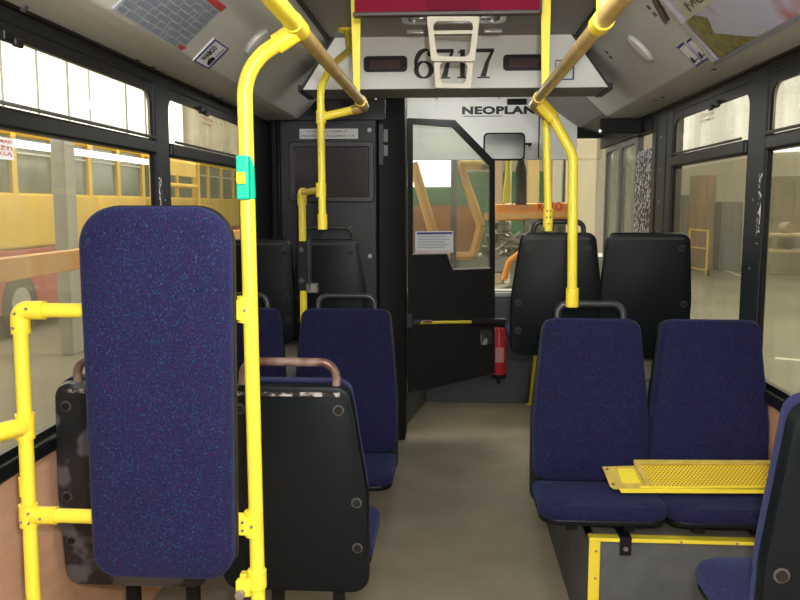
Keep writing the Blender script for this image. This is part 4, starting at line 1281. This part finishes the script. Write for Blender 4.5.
q = [PL(640, 489), PL(xr, 489), PL(xr, 466), PL(640, 466)]
bm = bmesh.new(); a_ = [Vector((q[0].x, q[0].y + .004, q[0].z - .008)), Vector((q[0].x, q[3].y - .01, q[3].z - .012)), Vector((q[0].x, q[3].y - .01, zr + .014)), Vector((q[0].x, q[0].y + .004, zr + .014))]
obj('underside_gusset', poly(bm, a_, (.01, 0, 0)), DY, t, smooth=False)

# window stickers
bm = B(-HW - .001, -HW + .003, 2.02, 2.16, P(4, 160, 2.14).z, P(4, 138, 2.14).z)
s_ = tag(obj('window_sticker', bm, PAPER, None, smooth=False), 'white sticker with red lettering at the left edge under the window rail', 'sticker'); s_['_loc'] = (0, 0, 0)
bz = P(4, 160, 2.14).z
for k, tx in enumerate(('ĮSIDĖMĖKITE', 'ATSARGINIS', 'IŠĖJIMAS')):
    textobj('red_lettering', ('IŠĖJIMAS!', 'DŪŽTI', 'STIKLĄ')[k], REDINK, s_, .12, .013, (-HW + .0045, 2.03, bz + .042 - k * .017), (0, 1, 0), (0, 0, 1), .02)
for s, px, py, lb in ((-1, 207, 121, 'small red print on the second left upper window'), (1, 707, 116.5, 'small red print on the far right upper window')):
    c = HIT(px, py, (s * (HW + .001), 0, 0), Vector((1, 0, 0)))
    r0 = bpy.data.objects.new('window_lettering', None); COL.objects.link(r0); r0['_loc'] = (0, 0, 0); tag(r0, lb, 'sticker')
    textobj('red_lettering', 'ATSARGINIS', REDINK, r0, .20, .016, c + Vector((0, -.1 * 1 if s < 0 else .1, 0)), (0, 1 if s < 0 else -1, 0), (0, 0, 1), .01)
    textobj('red_lettering', 'IŠĖJIMAS', REDINK, r0, .20, .016, c + Vector((0, -.1 if s < 0 else .1, -.024)), (0, 1 if s < 0 else -1, 0), (0, 0, 1), .01)

# ================================================================== OUTSIDE: THE DEPOT HALL
ZG = -.36
HALLF = blotch('dusty_concrete_floor', (.13, .115, .08), (.20, .18, .13), .6, .3, .7, .7, 8)
HWALL = blotch('pale_plaster_wall', (.48, .45, .36), (.60, .57, .47), .4, .3, .7, .8, 6)
struct('floor.001', B(-12, 16, -8, 27, ZG - .1, ZG), HALLF, smooth=False)
struct('ceiling.001', B(-12, 16, -8, 27, 8.2, 8.4), HWALL, smooth=False)
hf_ = struct('wall_front.001', B(-12, 16, 27, 27.3, ZG, 8.2), HWALL, smooth=False)
obj('green_dado', B(-12, 3.8, 26.97, 27, ZG, 2.7), mat('green_wall_paint', (.07, .19, .09), .6), hf_, smooth=False)
struct('wall_left.002', B(-9.3, -9, -8, 27, ZG, 8.2), HWALL, smooth=False)
struct('wall_right.002', B(16, 16.3, -8, 27, ZG, 8.2), HWALL, smooth=False)
struct('wall_rear.001', B(-12, 16, -8.3, -8, ZG, 8.2), HWALL, smooth=False)
DAY = emis('daylit_frosted_glass', (1.0, .98, .92), 1.5)
k = 9
for y0 in (2, 8.2, 14.4, 20.6):
    wn = struct('window_%d' % k, B(-8.98, -8.94, y0, y0 + 6.15, 3.3, 6.6), DAY, smooth=False); k += 1
    bm = bmesh.new()
    for j in range(1, 4):
        box(bm, -8.94, -8.9, y0 + j * 1.4 - .015, y0 + j * 1.4 + .015, 3.3, 6.6)
    obj('glazing_bars', bm, GREY, wn, smooth=False)
for x0, z0, x1_, z1 in ((-1.9, 2.2, .1, 4.4), ):
    wn = struct('window_%d' % k, B(x0, x1_, 26.9, 26.96, z0, z1), DAY, smooth=False); k += 1
# right side: pale clerestory
wn = struct('window_%d' % k, B(15.94, 15.98, 12, 26, 3.4, 6.4), emis('dim_daylit_glass', (1, .95, .82), .5), smooth=False); k += 1
wn = struct('window_%d' % k, B(7.5, 15, 26.92, 26.96, 3.3, 6.8), emis('dim_daylit_glass', (1, .95, .82), .42), smooth=False); k += 1
for i_, (xx, yy) in enumerate(((-5.0, 10.2), (5.6, 22.5))):
    struct('hall_column', B(xx - .09, xx + .09, yy - .15, yy + .15, ZG, 2.6 if xx < 0 else 8.2), mat('grey_concrete', (.33, .33, .30), .7), bevel=.02)

TY = mat('tram_yellow_paint', (.72, .46, .05), .4)
TR = mat('tram_red_paint', (.38, .05, .05), .45)
TG = mat('tram_dark_window', (.10, .12, .10), .2)


def tram(label, x, y0, y1):
    t = thing('trolleybus', label, 'trolleybus', (x - 1.2, (y0 + y1) / 2, ZG))
    obj('lower_body', B(x - 2.4, x, y0, y1, ZG + .35, .95), TR, t, bevel=.05)
    obj('waist_body', B(x - 2.42, x + .02, y0, y1, .95, 1.78), TY, t, bevel=.05)
    obj('window_band', B(x - 2.36, x - .04, y0 + .05, y1 - .05, 1.78, 2.62), TG, t, smooth=False)
    obj('roof_body', B(x - 2.42, x + .02, y0, y1, 2.60, 2.95), TY, t, bevel=.1)
    L = y1 - y0; n = max(2, int(L / 1.15))
    for i in range(n + 1):
        yy = y0 + .08 + (L - .16) * i / n
        obj('window_post', B(x - .06, x + .012, yy - .07, yy + .07, 1.75, 2.65), TY, t, smooth=False)
    for i in range(n):
        ym = y0 + .08 + (L - .16) * (i + .5) / n
        obj('hopper_bar', B(x - .05, x + .0, ym - .5, ym + .5, 2.36, 2.39), mat('thin_bar', (.5, .5, .45), .4), t, smooth=False)
    for yy in (y0 + L * .2, y1 - L * .2):
        bm = disc(bmesh.new(), (x - .25, yy, ZG + .48), (1, 0, 0), .48, .27, 26); w_ = obj('wheel', bm, mat('tyre_black', (.02, .02, .02), .7), t)
        bm = disc(bmesh.new(), (x + .02, yy, ZG + .48), (1, 0, 0), .26, .02, 20); obj('wheel_hub', bm, mat('hub_grey', (.4, .4, .4), .4, .3), w_)
    return t


tram('yellow and red trolleybus outside the first left window, nearer one', -6.4, 10.2, 16.6)
tram('yellow and red trolleybus farther along the left side of the hall', -6.5, 17.6, 26.5)
t = thing('hall_tube_light', 'long white tube light hung outside the left window', 'lamp', (-5.2, 12, 2.3))
obj('light_tube', B(-5.3, -5.2, 8.5, 14.8, 2.30, 2.38), emis('tube_glow', (1, .98, .9), 1.6), t, smooth=False)
bm = bmesh.new()
for yy in (9, 11.6, 14.4):
    box(bm, -5.26, -5.24, yy, yy + .02, 2.38, 8.2)
obj('hanger_rods', bm, METAL, t, smooth=False)
t = thing('orange_barrier_beam', 'long orange rail outside the first left window', 'barrier', (-3.4, 8, ZG))
obj('beam', B(-3.45, -3.35, 3.0, 16, 1.02, 1.20), mat('dull_orange', (.66, .30, .06), .5), t, bevel=.01)
for yy in (4.5, 7.5, 10.5, 13.5):
    obj('barrier_post', B(-3.44, -3.36, yy, yy + .08, ZG, 1.02), mat('dull_orange', (.66, .30, .06), .5), t, smooth=False)
t = thing('yellow_scaffold', 'yellow pipe frame standing outside by the trolleybus', 'frame', (-4.2, 12.5, ZG))
for yy in (11.2, 13.2):
    obj('upright_pipe', T_([(-4.2, yy, ZG), (-4.2, yy, 2.5)], .05, 0, 10), TY, t)
obj('cross_pipe', T_([(-4.2, 11.2, 1.9), (-4.2, 13.2, 1.9)], .035, 0, 10), TY, t)
obj('notice_board', B(-4.24, -4.18, 11.9, 13.1, 2.05, 2.45), TY, t, smooth=False)

# crane lorry in front of the windscreen
OR = mat('crane_orange_paint', (.95, .36, .04), .4)
ORL = mat('crane_pale_orange_paint', (.95, .50, .18), .4)
ENG = blotch('oily_grey_machinery', (.09, .085, .075), (.40, .39, .36), 9, .4, .6, .4, 6)
YT = 8.8


def bar(bm, p, q, r):
    return tube(bm, [p, q], r, 8)


t = thing('crane_truck', 'orange mobile crane truck parked ahead of the windscreen', 'crane truck', (1.0, YT, ZG))
a, b = P(470, 203, YT), P(640, 226, YT)
obj('boom', poly(bmesh.new(), [P(496, 204, YT), P(574, 202.5, YT), P(574, 220, YT), P(496, 221, YT)], (0, .5, 0)), OR, t, bevel=.02)
obj('boom_stripe', poly(bmesh.new(), [P(484, 213, YT - .02), P(574, 211.5, YT - .02), P(574, 217, YT - .02), P(484, 220, YT - .02)], (0, .02, 0)), ORL, t, smooth=False)
textobj('boom_lettering', 'KATO', RED, t, P(562, 208, YT).x - P(538, 208, YT).x, .09, P(538, 210.5, YT - .03), (1, 0, 0), (0, 0, 1), .02)
textobj('boom_script', 'hydraulic', mat('pale_script', (.5, .3, .2), .5), t, P(530, 208, YT).x - P(503, 208, YT).x, .08, P(503, 211, YT - .03), (1, 0, 0), (0, 0, 1), .0)
bm = bmesh.new()
bar(bm, P(413, 163, YT), P(440, 256, YT), .055)
bar(bm, P(459, 163, YT), P(481, 226, YT), .05); bar(bm, P(481, 226, YT), P(473, 256, YT), .05); bar(bm, P(473, 256, YT), P(430, 257, YT), .05)
obj('cab_frame', bm, ORL, t)
obj('cab_roof', B(P(459, 160, YT).x, P(493, 160, YT).x, YT - .1, YT + 1, P(480, 166, YT).z, P(480, 161, YT).z), mat('bright_yellow_cab', (.85, .55, .02), .4), t, bevel=.02)
obj('cab_corner', B(P(480, 160, YT).x, P(493, 160, YT).x, YT - .1, YT + 1, P(480, 166, YT).z, P(480, 156, YT).z), mat('bright_yellow_cab', (.85, .55, .02), .4), t, bevel=.02)
obj('cab_post', B(P(451, 160, YT).x, P(457, 160, YT).x, YT - .05, YT + .05, ZG, P(454, 160, YT).z), mat('grey_post_paint', (.13, .13, .14), .5), t, smooth=False)
obj('cab_side', B(P(413, 160, YT).x, P(478, 160, YT).x, YT + .35, YT + .45, P(454, 255, YT).z, P(454, 205, YT).z), mat('brown_orange_side', (.50, .22, .09), .5), t, smooth=False)
bm = bmesh.new(); random.seed(5)
for i in range(46):
    px = random.uniform(490, 560); py = random.uniform(226, 272)
    c = P(px, py, YT + random.uniform(.0, .2)); s_x = random.uniform(.03, .12); s_z = random.uniform(.02, .09)
    box(bm, c.x - s_x, c.x + s_x, c.y - .05, c.y + .25, c.z - s_z, c.z + s_z)
for i in range(10):
    a_ = P(random.uniform(490, 540), random.uniform(226, 270), YT - .06); b_ = P(random.uniform(490, 540), random.uniform(226, 270), YT - .06); bar(bm, a_, b_, .018)
obj('engine_block', bm, ENG, t, bevel=.006)
obj('chassis_rail', B(P(455, 270, YT).x, P(620, 270, YT).x, YT - .02, YT + .6, P(500, 272, YT).z, P(500, 256, YT).z), mat('grey_chassis', (.36, .37, .35), .5), t, bevel=.01)
for px in (524, 600):
    c = P(px, 278, YT - .1); bm = disc(bmesh.new(), (c.x, YT - .25, ZG + .55), (0, 1, 0), .55, .3, 28); w_ = obj('wheel', bm, mat('tyre_black', (.02, .02, .02), .7), t)
    bm = disc(bmesh.new(), (c.x, YT - .27, ZG + .55), (0, 1, 0), .26, .03, 20); obj('wheel_hub', bm, OR, w_)
bm = tube(bmesh.new(), fillet([P(520, 253, YT - .35), P(509, 262, YT - .35), P(504, 280, YT - .35)], .05), .035, 10); obj('orange_hose', bm, OR, t)
# hall clutter beyond the crane
for i_, (x0, x1_, c_) in enumerate(((494, 503, (.32, .22, .14)), (506, 512, (.5, .46, .38)), (528, 540, (.46, .33, .14)), (553, 563, (.42, .40, .33)), (566, 597, (.55, .47, .36)))):
    a, b = P(x0, 170, 20), P(x1_, 170, 20)
    o = obj('storage_locker', B(a.x, b.x, 20, 20.5, ZG, 3.2), mat('locker_paint_%s' % 'abcde'[i_], c_, .6), None, bevel=.03)
    tag(o, ('narrow brown locker beyond the crane, leftmost', 'pale narrow locker beyond the crane behind the mirror', 'ochre locker beyond the crane left of the straight pole', 'grey-beige locker beyond the crane right of the poles', 'wide beige locker beyond the crane seen through the windscreen right side')[i_], 'locker')
t = thing('hanging_yellow_cable', 'bundle of yellow cable hanging beyond the windscreen', 'cable', P(507, 170, 8.2))
bm = bmesh.new()
for dx in (-2, 0, 2):
    tube(bm, [Vector((P(508, 172, 8.3).x, 8.3, 8.2)), P(508 + dx * .3, 172, 8.3), P(507 + dx, 190, 8.3), P(506 + dx, 203, 8.3)], .018, 8)
obj('cable_strands', bm, YEL, t)
for i_, (x0, x1_, yb_, zt2, c_, lb) in enumerate(((676, 690, 24, 1.9, (.10, .11, .10), 'dark grey cabinet far across the hall, left in the far right window'), (697, 716, 25, 2.5, (.30, .20, .13), 'brownish tall cabinet far across the hall, middle of the far right window'), (722, 744, 24.5, 1.7, (.12, .15, .16), 'blue-grey cabinet far across the hall, right in the far right window'), (775, 812, 23, 2.4, (.16, .14, .09), 'dark brown cabinet beyond the rack in the near right window'))):
    a, b = P(x0, 200, yb_), P(x1_, 200, yb_)
    t = thing('hall_cabinet', lb, 'cabinet', ((a.x + b.x) / 2, yb_, ZG))
    obj('cabinet_body', B(a.x, b.x, yb_, yb_ + .8, ZG, zt2), mat('cabinet_paint_%s' % 'abcd'[i_], c_, .6), t, bevel=.03)
    obj('cabinet_door', B(a.x + .06, (a.x + b.x) / 2 - .01, yb_ - .03, yb_, ZG + .15, zt2 - .1), mat('cabinet_paint_%s' % 'abcd'[i_], c_, .6), t, bevel=.01)
    obj('cabinet_door', B((a.x + b.x) / 2 + .01, b.x - .06, yb_ - .03, yb_, ZG + .15, zt2 - .1), mat('cabinet_paint_%s' % 'abcd'[i_], c_, .6), t, bevel=.01)
# right side: yellow trolley, roller stock, kerb lines
t = thing('yellow_hand_trolley', 'small yellow pipe trolley on the hall floor outside the right window', 'trolley', P(695, 275, 20))
c = HZ(688, 272, ZG); d_ = HZ(706, 276, ZG)
for p in (c, d_):
    obj('trolley_post', T_([p, p + Vector((0, 0, 1.25))], .03, 0, 10), TY, t)
    bm = disc(bmesh.new(), p + Vector((0, -.05, .09)), (1, 0, 0), .09, .05, 14); obj('castor', bm, BLACK, t)
for zz in (1.25, .75, .15):
    obj('trolley_rail', T_([c + Vector((0, 0, zz)), d_ + Vector((0, 0, zz))], .025, 0, 10), TY, t)
ra = P(762, 252, 15); rb = P(770, 236, 15)
for zz in (ra.z + .04, rb.z + .04):
    for j in range(3):
        bm = disc(bmesh.new(), Vector((ra.x + .12 + j * .42, 15.1, zz + .105)), (0, 1, 0), .10, .36, 18)
        o = obj('stored_roll', bm, mat('brown_roll', (.16, .13, .09), .6)); tag(o, 'brown roll lying on the rack outside the near right window', 'roll', 'rolls on the rack outside the right window')
t = thing('storage_rack', 'low pale storage rack under the brown rolls at the right', 'rack', (ra.x, 15, ZG))
a, b = P(762, 250, 15), P(830, 250, 15)
for zz in (ra.z, rb.z):
    obj('rack_shelf', B(a.x, b.x, 14.9, 15.5, zz, zz + .04), mat('rack_tan', (.45, .33, .16), .5), t, smooth=False)
for xx in (a.x, b.x - .06):
    obj('rack_post', B(xx, xx + .06, 14.9, 15.0, ZG, P(770, 222, 15).z), mat('rack_tan', (.45, .33, .16), .5), t, smooth=False)
fl = mat('pale_floor_line', (.55, .52, .42), .6)
for p0, p1 in (((700, 262), (760, 282)), ((690, 254), (800, 252)), ((775, 358), (800, 360))):
    a, b = HZ(*p0, ZG + .002), HZ(*p1, ZG + .002); dd = (b - a).normalized(); nn = Vector((-dd.y, dd.x, 0)) * .07
    bm = bmesh.new(); bm.faces.new([bm.verts.new(v) for v in (a - nn, b - nn, b + nn, a + nn)])
    o = struct('floor_marking', bm, fl, smooth=False)
for o in bpy.data.objects:
    if '_loc' in o:
        del o['_loc']
